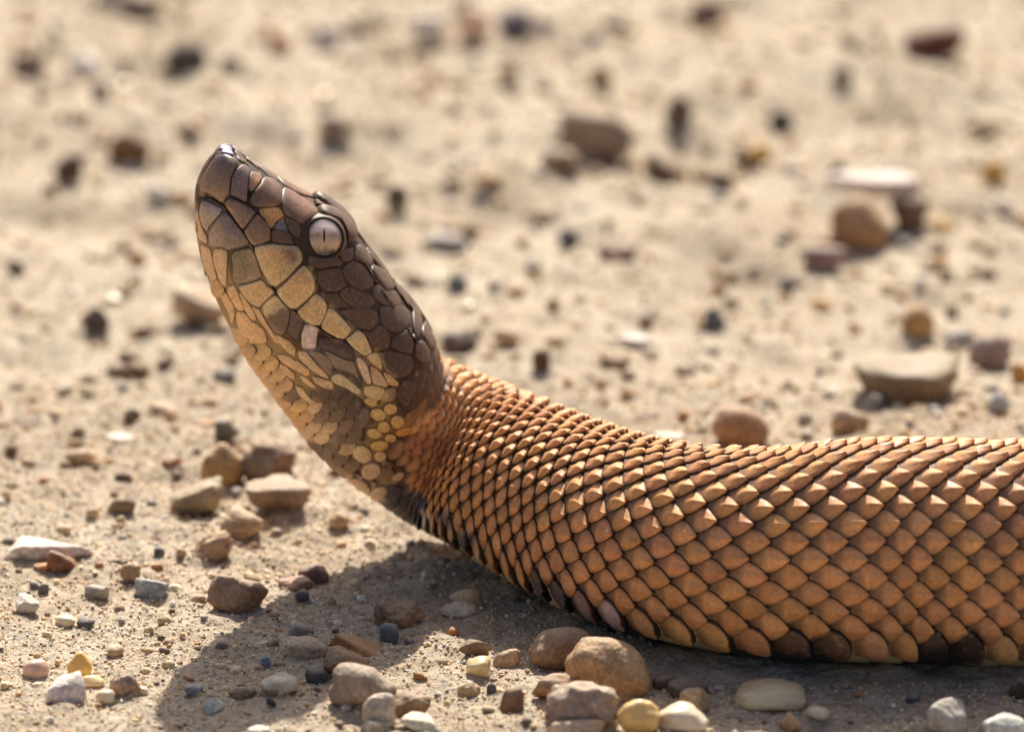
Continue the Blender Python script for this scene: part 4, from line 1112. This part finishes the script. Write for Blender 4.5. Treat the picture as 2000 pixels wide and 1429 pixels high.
# px, py, width, height, colour, shape, label (None: one of a set of look-alikes), tilt, material
STONES = [
 (1193,1292,138,124,(182,138,92),'r','largest smooth tan oval pebble, leaning beside the snake belly',.62,0),
 (1096,1253,112,84,(150,112,82),'r','rounded brown stone half in shade, touching the large tan oval pebble',-.1,0),
 (1505,1353,140,54,(250,226,172),'r','glossy pale yellow bean-shaped pebble lying in the body shadow',0,1),
 (1246,1393,82,62,(230,188,112),'r','round translucent yellow pebble beside a cream pebble',0,1),
 (1334,1398,102,54,(240,222,190),'r','cream white oval pebble beside the round yellow pebble',.1,1),
 (1358,1364,66,50,TN,'a','tan broken chip propped behind the cream white pebble',0,0),
 (1138,1370,136,92,(160,136,116),'c','pitted grey-brown rock below the large tan oval pebble',.1,0),
 (1124,1414,120,48,(196,166,130),'a','pale tan rough rock in front of the pitted rock',0,0),
 (1084,1334,60,64,(160,118,80),'a','upright brown splinter behind the pitted grey-brown rock',.2,0),
 (1000,1366,48,46,BR,'a','squat brown square stone standing on lit sand',0,0),
 (800,1370,66,62,(142,106,80),'a','brown ridged stone leaning on a pale round pebble',-.4,0),
 (740,1380,68,58,(192,174,154),'r','pale greyish round pebble with a brown ridged neighbour',0,0),
 (710,1330,114,82,(146,124,106),'r','broad grey-brown domed stone in the head shadow',.2,0),
 (698,1256,112,46,(172,114,60),'a','rusty brown slanted brick-like stone in the head shadow',.25,0),
 (676,1288,92,48,(128,92,58),'a','dark brown stone against the rusty slanted one',.1,0),
 (760,1234,38,38,(96,102,120),'r','slate blue ball-shaped pebble beside the rusty slanted stone',0,0),
 (618,1314,46,34,(72,78,96),'a','dark blue shiny chip in the head shadow',0,0),
 (780,1194,100,50,(146,112,82),'c','brown clod half lit at the gap in the shadow',0,0),
 (910,1160,58,44,(200,172,130),'a','small tan block perched under the snake neck',.1,0),
 (896,1184,74,30,(220,200,164),'c','light crumbly sand clod against the small tan block',0,0),
 (928,1257,58,36,(136,106,78),'a','dark brown curled chip on lit sand below the neck',.2,0),
 (934,1298,48,32,(242,216,158),'a','pale lemon yellow chip on lit sand below the neck',0,1),
 (990,1281,46,38,(200,160,116),'a','tan wedge-shaped chip near the rounded brown stone',-.2,0),
 (916,1342,46,30,TN,'c',None,0,0),(960,1342,20,20,SL,'r',None,0,0),
 (744,1418,84,32,(166,154,134),'s','flat grey-green stone at the lit edge of the head shadow',.1,0),
 (820,1409,84,36,(206,194,168),'s','flat cream-grey stone beside the flat grey-green one',.1,0),
 (1850,1396,80,62,(170,164,154),'a','grey angular block at the edge of the body shadow',0,0),
 (1962,1414,82,44,(200,202,196),'r','pale grey rounded stone beside the grey angular block',.15,0),
 (1783,1361,28,22,SL,'a',None,0,0),
 (1342,1338,80,34,(98,86,74),'r','flat dark brown pebble in the body shadow beside cream pebbles',0,0),
 (1300,1326,50,28,(92,76,64),'r','small dark brown pebble in the shade against the tan oval pebble',0,0),
 (1545,1410,42,36,(186,142,98),'a','tan chip in front of the glossy bean-shaped pebble',0,0),
 (1992,1340,44,44,DB,'a','dark brown stone in shade beside the snake body',0,0),
 (155,1294,50,46,(230,184,88),'r','round golden yellow pebble on sunlit sand',0,1),
 (126,1345,88,52,(214,198,192),'a','lilac white angular flake beside the golden pebble',-.3,0),
 (70,1303,52,34,(212,172,146),'r','pinkish translucent pebble behind the lilac flake',0,1),
 (244,1334,64,46,(166,134,108),'c','brown crumbly clod near the golden pebble',0,0),
 (205,1357,38,22,CRM,'r',None,0,1),(181,1327,46,22,(226,200,140),'r',None,0,1),(278,1348,24,16,CRM,'r',None,0,1),
 (463,1151,100,78,(142,106,74),'a','brown cleft rock standing at the edge of the head shadow',.1,0),
 (577,1140,72,28,(164,120,94),'s','flat reddish stone at the edge of the head shadow',-.1,0),
 (612,1116,60,36,(132,94,78),'r','dark red-brown stone behind the flat reddish stone',.2,0),
 (590,1160,28,20,SL,'r',None,0,0),
 (389,974,108,84,(152,132,100),'d','tan faceted stone with a steep dark flank, below the chin',-.35,0),
 (543,962,132,86,(150,122,98),'d','large brown stone with a pinkish top below the chin',.05,0),
 (474,1016,88,52,TN,'a','tan flat rock wedged in front of the pinkish-topped stone',0,0),
 (418,1060,68,54,(176,138,106),'c','light brown lump below the tan flat rock',-.4,0),
 (663,1012,44,26,TN,'r',None,0,0),(237,982,38,40,(132,110,82),'a','upright olive brown pebble alone on lit sand',.2,0),
 (96,1066,176,46,(222,202,188),'s','wide flat lilac-white slab lying flush in the sand',0,0),
 (118,1092,54,38,(146,92,56),'a','red-brown chip on the lilac-white slab edge',.3,0),
 (90,1104,50,13,(192,130,64),'s','thin orange flake beside the red-brown chip',0,0),
 (218,1092,38,16,BR,'s',None,0,0),(255,1112,42,32,(170,134,100),'c',None,0,0),
 (296,1142,68,36,(146,154,152),'a','blue-grey rough stone left alone on lit sand',.1,0),
 (189,1154,48,24,GY,'a',None,0,0),(54,1174,48,28,WH,'a',None,0,0),(128,1211,40,22,CRM,'r',None,0,1),(311,1077,22,18,SL,'r',None,0,0),
 (600,1260,82,36,(186,162,134),'r','smooth grey-tan oval stone in the head shadow',0,0),
 (545,1331,72,30,(192,182,160),'r','smooth pale grey oval stone in the head shadow',0,0),
 (588,1226,52,26,GY,'a',None,0,0),(518,1289,20,22,(110,130,165),'r',None,0,0),(415,1374,44,28,(196,196,180),'a',None,-.3,0),(378,1344,40,20,(150,155,168),'a',None,0,0),
 (530,1366,20,16,(50,52,64),'a',None,0,0),(85,1148,22,20,SL,'r',None,0,0),(505,1424,46,16,WH,'r',None,0,0),
 (388,598,118,92,(176,146,116),'d','large brown stone with a bright cream top, behind the chin',.3,0),
 (189,622,50,48,(84,70,62),'a','dark brown pebble alone on sand beyond the chin',0,0),
 (434,902,86,74,(176,136,86),'r','yellow-brown rounded block behind the pinkish-topped stone',0,0),
 (520,902,120,84,(132,102,78),'c','broad dark brown clod behind the chin stones',0,0),
 (441,838,46,40,(104,98,86),'c',None,0,0),(340,906,52,34,(158,98,66),'a','rust brown chip with a pale foot, beyond the tan faceted stone',0,0),
 (241,928,34,18,DB,'r',None,0,0),(28,522,38,28,DB,'c',None,0,0),(175,740,42,22,BR,'c',None,0,0),(259,808,36,24,BR,'a',None,0,0),(322,706,34,18,BR,'r',None,0,0),
 (399,826,36,14,(204,146,80),'s',None,0,0),(406,782,60,24,TN,'c',None,0,0),(301,462,46,22,BR,'c',None,0,0),(21,877,26,22,BR,'r',None,0,0),(234,856,60,22,WH,'s',None,0,0),
 (364,110,84,66,(70,60,60),'r','round black-grey stone on the far sand',0,0),
 (165,132,74,60,(236,226,218),'r','white round stone beside a narrow grey one on far sand',0,0),
 (196,178,36,50,(140,124,104),'r','narrow grey stone against the white round stone',0,0),
 (246,4,156,40,(104,74,54),'c','long dark brown clod far off across the sand',0,0),
 (252,284,88,60,(126,84,46),'a','chestnut brown blocky stone beyond the snout',0,0),
 (133,326,62,58,(96,68,52),'c','dark brown clod beside the chestnut blocky stone',0,0),
 (368,252,54,32,BR,'c',None,0,0),(546,86,42,36,(184,96,48),'r','bright rust orange pebble on far sand',0,0),
 (637,68,54,46,(240,230,220),'r','bright white pebble far behind the snout',0,0),
 (658,240,68,38,(142,124,104),'r','grey-brown low stone far behind the head',0,0),
 (311,376,56,36,WH,'r','white pebble with a brown shadow, beyond the snout tip',0,0),
 (56,122,72,50,(136,114,96),'c',None,0,0),
 (839,54,68,54,(236,224,210),'r','white stone beside pinkish and violet stones far off',0,0),
 (926,40,66,54,(222,184,158),'r','pinkish white stone between the white and violet ones',0,0),
 (1004,44,72,58,(96,82,102),'a','violet slate stone beside the pinkish white one',0,0),
 (722,40,112,34,(152,126,98),'c',None,0,0),
 (1165,250,132,104,(150,126,104),'c','largest brown clod on the far sand behind the nape',.2,0),
 (1092,312,84,52,(136,106,76),'c','lower brown clod against the largest far clod',0,0),
 (1325,212,58,80,(104,92,74),'a','tall olive grey stone beyond the largest far clod',0,0),
 (1175,148,48,48,(164,136,106),'c',None,0,0),(1300,326,84,58,(126,96,70),'a','brown tilted stone in front of the tall olive grey one',.4,0),
 (776,382,44,46,(88,78,60),'r','dark olive pebble just behind the brow',0,0),
 (868,472,94,42,(160,152,144),'r','grey oval pebble behind the cheek',0,0),(918,454,32,40,BR,'a',None,0,0),
 (1112,461,42,34,SL,'r',None,0,0),(1073,416,72,26,(164,130,98),'c',None,0,0),(954,344,62,24,TN,'c',None,0,0),
 (1380,18,78,48,(98,62,46),'a','dark red-brown stone at the far edge of the sand',0,0),
 (1830,78,112,78,(104,50,38),'a','dark maroon angular stone on the far sand',-.4,0),
 (1527,233,50,42,(62,54,52),'r','small black pebble between far clods and grey slab',0,0),
 (1740,195,132,52,(178,166,148),'s','grey flat slab in front of the maroon stone',0,0),
 (1645,150,38,50,(128,120,98),'c',None,0,0),(1485,297,42,40,(218,168,80),'r','golden pebble on far sand beyond the brown clods',0,0),
 (1450,306,36,30,BR,'c',None,0,0),(1408,353,46,36,DB,'r',None,0,0),
 (1702,358,184,56,(206,190,186),'d','long slab with a lilac-white top resting on brown stones',0,0),
 (1678,432,114,96,(164,124,84),'r','yellow-brown rounded stone under the lilac-white slab',0,0),
 (1776,412,80,66,(112,86,66),'a','dark brown stone under the end of the lilac-white slab',0,0),
 (1940,334,48,44,(220,170,80),'r','golden pebble beside the lilac-white slab',0,0),
 (1835,436,50,22,(220,172,84),'r','flat golden chip in front of the lilac-white slab',0,0),
 (1958,402,52,40,WH,'r',None,0,0),(1660,80,42,34,BR,'c',None,0,0),(1930,240,92,34,(160,128,98),'c',None,0,0),
 (1608,496,82,50,(148,120,118),'a','mauve brown stone below the yellow-brown stone of the pile',.2,0),
 (1541,553,40,28,SL,'r',None,0,0),(1396,621,42,44,(76,80,98),'r','blue-black pebble on the sand above the back of the snake',0,0),
 (1793,621,68,56,(182,142,88),'r','honey brown pebble behind the largest dark flat stone',0,0),
 (1860,612,30,20,DB,'c',None,0,0),(1874,657,52,40,(176,170,164),'r','grey pebble between the honey and mauve ones',-.4,0),
 (1933,681,82,58,(146,122,114),'r','mauve grey pebble behind the largest dark flat stone',0,0),
 (1772,744,226,108,(122,104,82),'d','largest dark flat stone with a grey top, behind the body',.05,0),
 (1709,787,36,34,(98,108,130),'r','small slate blue pebble under the largest flat stone',0,0),
 (1951,784,42,40,(150,164,180),'r','pale blue-grey pebble beside the largest flat stone',0,0),
 (1447,822,98,74,(172,128,88),'r','rounded brown stone just behind the back of the snake',.3,0),
 (1660,818,56,52,(168,140,106),'r','tan-brown pebble between the brown stone and largest flat stone',.2,0),
 (1573,818,32,24,GY,'c',None,0,0),(1992,727,36,52,(176,126,62),'r','golden brown stone beyond the pale blue-grey pebble',0,0),
 (1415,538,42,26,TN,'c',None,0,0),(1930,535,32,24,BR,'c',None,0,0),(1832,486,36,22,BR,'c',None,0,0),
 (1209,489,76,44,(106,60,48),'a','dark maroon wedge stone behind the neck',-.35,0),
 (893,551,40,36,(112,122,134),'r','blue-grey pebble behind the cheek',0,0),
 (898,660,74,40,(112,98,92),'c','dark grey clod just behind the nape',0,0),
 (1057,700,36,46,(92,66,42),'r','upright dark brown pebble behind the neck',0,0),
 (1262,625,32,22,BR,'c',None,0,0),(1237,663,82,24,(236,228,220),'s','thin white flake behind the neck',0,0),(1080,590,32,24,TN,'c',None,0,0),
 (1307,852,62,26,(240,226,206),'s','cream white flake touching the back of the snake',0,0),
 (1797,549,26,24,(248,244,238),'r','quartz bit painted white as a sunlit sparkle behind the body',0,1),(1251,813,16,14,(250,248,244),'r',None,0,1),  # both white bits stand for sparkles, the glint put into their colour
]
def colour_word(c):
    L_ = sum(c) / 3
    if c[2] > c[0]: return 'slate'
    if L_ > 195: return 'cream'
    if c[0] - c[2] > 90: return 'golden'
    if c[0] - c[2] < 32: return 'grey'
    return 'tan' if L_ > 128 else 'brown'
def where(x, y):
    if y > 0.16: return 'far out on the sand behind the snake'
    if y > 0.045: return 'on the sand behind the snake body' if x > 0.0 else 'on the sand beyond the snake chin'
    if y > 0.005 and x < 0: return 'on sunlit sand below the raised chin'
    if x > -0.01: return 'in front of the snake body'
    return 'around the head shadow'
FORM = {'r': 'rounded', 'a': 'broken', 's': 'flat', 'c': 'crumbly', 'd': 'flat-topped'}
def set_tag(o, x, y, word, sh, size):
    sz = 'tiny' if size < 2.0 * MM else ('small' if size < 3.4 * MM else 'larger')
    kind = {'tan': 'tan', 'brown': 'brown', 'grey': 'grey', 'slate': 'slate-dark', 'cream': 'cream-white', 'golden': 'golden or rusty'}[word]
    lab = f'{sz} {FORM[sh]} {kind} ' + ('crumb' if sh == 'c' else 'pebble' if sh == 'r' else 'chip') + ' ' + where(x, y)
    tag(o, lab, 'clod' if sh == 'c' else 'pebble' if sh == 'r' else 'stone', f'{sz} {FORM[sh]} {kind} bits ' + where(x, y))
occupied = []
for i, (px, py, wp, hp_, c, sh, lab, tl, mt) in enumerate(STONES):
    big = wp > 60
    near_ = py > 880
    name = 'pebble' if sh == 'r' else ('stone' if sh in 'as' else 'sand_clod')
    o, occ = make_stone(px, py, wp, hp_, c, sh, name, tl, 4 if (big and near_) else 3, M_QUARTZ if mt else M_STONE, seed=100 + i, zoff=0.0062 if lab and lab.startswith('long slab') else 0.0)
    occupied.append(occ)
    if lab:
        tag(o, lab, 'clod' if name == 'sand_clod' else ('pebble' if sh == 'r' else 'stone'))
    else:
        k = colour_word(c)
        set_tag(o, occ[0], occ[1], k, sh, occ[2] * 2)

# small loose pebbles scattered between the traced ones
PAL = [((100, 96, 96), 'slate', 2), ((156, 142, 124), 'grey', 3), ((134, 102, 76), 'brown', 5), ((196, 162, 122), 'tan', 14), ((228, 206, 172), 'cream', 3), ((200, 150, 92), 'golden', 1), ((112, 80, 60), 'brown', 3)]
bag = [p for p in PAL for _ in range(p[2])]
units = {sh: [stone_unit(2, sh, 900 + k)[0] for k in range(5)] for sh in 'rac'}
shared = {}
def clear(x, y, r):
    for (ox, oy, orad, _) in occupied:
        if (x - ox) ** 2 + (y - oy) ** 2 < (r + orad * 0.8) ** 2: return False
    if y < 0.0145 and y > -0.0145 and x > 0.012: return False
    return True
n_small = 0
rs_ = random.Random(11)
while n_small < 270:
    if n_small < 150:
        px_, py_ = rs_.uniform(0, 2000), rs_.uniform(0, 1429)
        p = at_z(px_, py_, 0)
    else:
        p = Vector((rs_.uniform(-0.09, 0.09), rs_.uniform(-0.06, 0.34), 0))
    far_k = min(1, max(0, p.y / 0.3))
    rad = (0.7 + 1.1 * rs_.random() ** 2 + 0.9 * far_k * rs_.random()) * MM
    if not clear(p.x, p.y, rad): continue
    c, word, _ = rs_.choice(bag)
    sh = rs_.choice('raac')
    if word == 'tan': sh = 'c'
    key = (sh, rs_.randrange(5), c)
    if key not in shared:
        U = units[sh][key[1]]
        shared[key] = mesh_np('pebble', U * np.array([1, 0.85, 0.7]) + np.array([0, 0, 0.45]), ICO[2][1], stone_col(U, c, hash(str(key)) % 1000 if False else key[1] * 7 + len(shared)))
    o = link({'r': 'pebble', 'a': 'stone_chip', 'c': 'sand_crumb'}[sh], shared[key], M_QUARTZ if word in ('cream', 'golden') and sh == 'r' else M_STONE)
    o.location = (p.x, p.y, gz1(p.x, p.y) - 0.1 * rad)
    o.scale = (rad * rs_.uniform(0.8, 1.3), rad * rs_.uniform(0.8, 1.2), rad * rs_.uniform(0.7, 1.1))
    o.rotation_euler = (rs_.uniform(-.25, .25), rs_.uniform(-.25, .25), rs_.uniform(0, 6.28))
    set_tag(o, p.x, p.y, word, sh, rad * 2)
    occupied.append((p.x, p.y, rad, rad))
    n_small += 1

# ------------------------------------------------------------------ grit and sand grains: nobody could count them
def scatter(name, count, unit, size, region, cols, mat, label, seed, flat=0.75, smooth=True):
    r_ = np.random.default_rng(seed)
    U, F = unit
    x = r_.uniform(region[0], region[1], count)
    y = region[2] + (region[3] - region[2]) * r_.random(count) ** region[4]
    x = x * (1 + np.clip(y, 0, 1) * 0.9)
    xy = np.column_stack([x, y])
    under = (np.abs(y) < 0.0135) & (x > 0.02)
    xy = xy[~under]
    n = len(xy)
    z = gz(xy)
    sz = size[0] + (size[1] - size[0]) * r_.random(n) ** 2.5
    sz *= 1 + np.clip(xy[:, 1] / 0.2, 0, 2) * 0.5
    ax = r_.normal(size=(n, 3)); ax /= np.linalg.norm(ax, axis=1)[:, None]
    an = r_.uniform(0, 2 * math.pi, n)
    k = len(U)
    st = r_.uniform(0.65, 1.25, (n, 1, 3))
    W = U[None] * st * (1 + r_.uniform(-0.22, 0.22, (n, k, 1)))
    cr = np.cross(ax[:, None], W)
    dt = np.sum(ax[:, None] * W, -1, keepdims=True)
    W = W * np.cos(an)[:, None, None] + cr * np.sin(an)[:, None, None] + ax[:, None] * dt * (1 - np.cos(an))[:, None, None]
    W[..., 2] *= flat
    P = W * sz[:, None, None] + np.column_stack([xy, z + sz * flat * 0.35])[:, None]
    ci = r_.integers(0, len(cols), n)
    cc = (lin(np.array(cols)) / 0.95)[ci] * r_.uniform(0.8, 1.15, (n, 1))
    C = np.repeat(cc[:, None], k, 1)
    FF = (F[None] + (np.arange(n) * k)[:, None, None]).reshape(-1, F.shape[1])
    o = link(name, mesh_np(name, P.reshape(-1, 3), FF, np.clip(C.reshape(-1, 3), 0, 0.85), smooth), mat)
    tag(o, label, name.replace('_', ' '), kind='stuff')
    return o
OCT = (np.array([(1, 0, 0), (-1, 0, 0), (0, 1, 0), (0, -1, 0), (0, 0, 1), (0, 0, -1)], float),
       np.array([(0, 2, 4), (2, 1, 4), (1, 3, 4), (3, 0, 4), (2, 0, 5), (1, 2, 5), (3, 1, 5), (0, 3, 5)]))
ICO0 = ICO[1]
SANDC = [(226, 200, 158), (214, 184, 138), (236, 218, 186), (200, 160, 112), (190, 160, 128), (150, 124, 100), (222, 190, 150)]
scatter('grit', 5200, ICO0, (0.28 * MM, 0.95 * MM), (-0.085, 0.085, -0.075, 0.40, 1.3), SANDC + [(120, 96, 76), (130, 128, 130), (232, 220, 204), (176, 116, 64)], M_STONE, 'fine mixed grit lying all over the sand', 3, smooth=True)
scatter('sand_grains', 52000, OCT, (0.10 * MM, 0.34 * MM), (-0.085, 0.085, -0.075, 0.12, 1.2), SANDC, M_GRAIN, 'loose sandy grains covering the ground', 4, flat=0.9, smooth=False)
scatter('quartz_grains', 7000, OCT, (0.12 * MM, 0.36 * MM), (-0.085, 0.085, -0.075, 0.30, 1.2), [(240, 232, 220), (232, 222, 205), (244, 240, 236)], M_GLASS, 'clear sparkling quartz grains among the sand', 5, flat=0.9, smooth=False)
def beyond(name, count, seed):
    """the same gravel going on outside the frame on both sides and behind"""
    r_ = np.random.default_rng(seed)
    y = r_.uniform(-0.22, 1.0, count * 3)
    x = r_.uniform(-0.5, 0.6, count * 3)
    half = 0.0745 * (1 + np.clip(y, -0.1, 2))
    ok = (np.abs(x) > half) | (y < -0.055) | (y > 0.62)
    # keep clear of the snake's winding body
    dmin = np.full(len(x), 9.0)
    for cx_, cy_, _ in cen:
        dmin = np.minimum(dmin, np.hypot(x - cx_, y - cy_))
    ok &= dmin > 0.021
    x, y = x[ok][:count], y[ok][:count]
    n = len(x)
    xy = np.column_stack([x, y])
    z = gz(xy)
    sz = (0.5 + 2.6 * r_.random(n) ** 3) * MM
    U, F = ICO[1]
    k = len(U)
    W = U[None] * r_.uniform(0.65, 1.25, (n, 1, 3)) * (1 + r_.uniform(-0.2, 0.2, (n, k, 1)))
    W[..., 2] *= 0.75
    P = W * sz[:, None, None] + np.column_stack([xy, z + sz * 0.3])[:, None]
    pal = np.array([p[0] for p in bag], float)
    cc = (lin(pal) / 0.95)[r_.integers(0, len(pal), n)]
    FF = (F[None] + (np.arange(n) * k)[:, None, None]).reshape(-1, 3)
    o = link(name, mesh_np(name, P.reshape(-1, 3), FF, np.clip(np.repeat(cc[:, None], k, 1).reshape(-1, 3), 0, 0.8)), M_STONE)
    tag(o, 'mixed gravel scattered over the sand round about', 'gravel', kind='stuff')
beyond('gravel', 2600, 9)
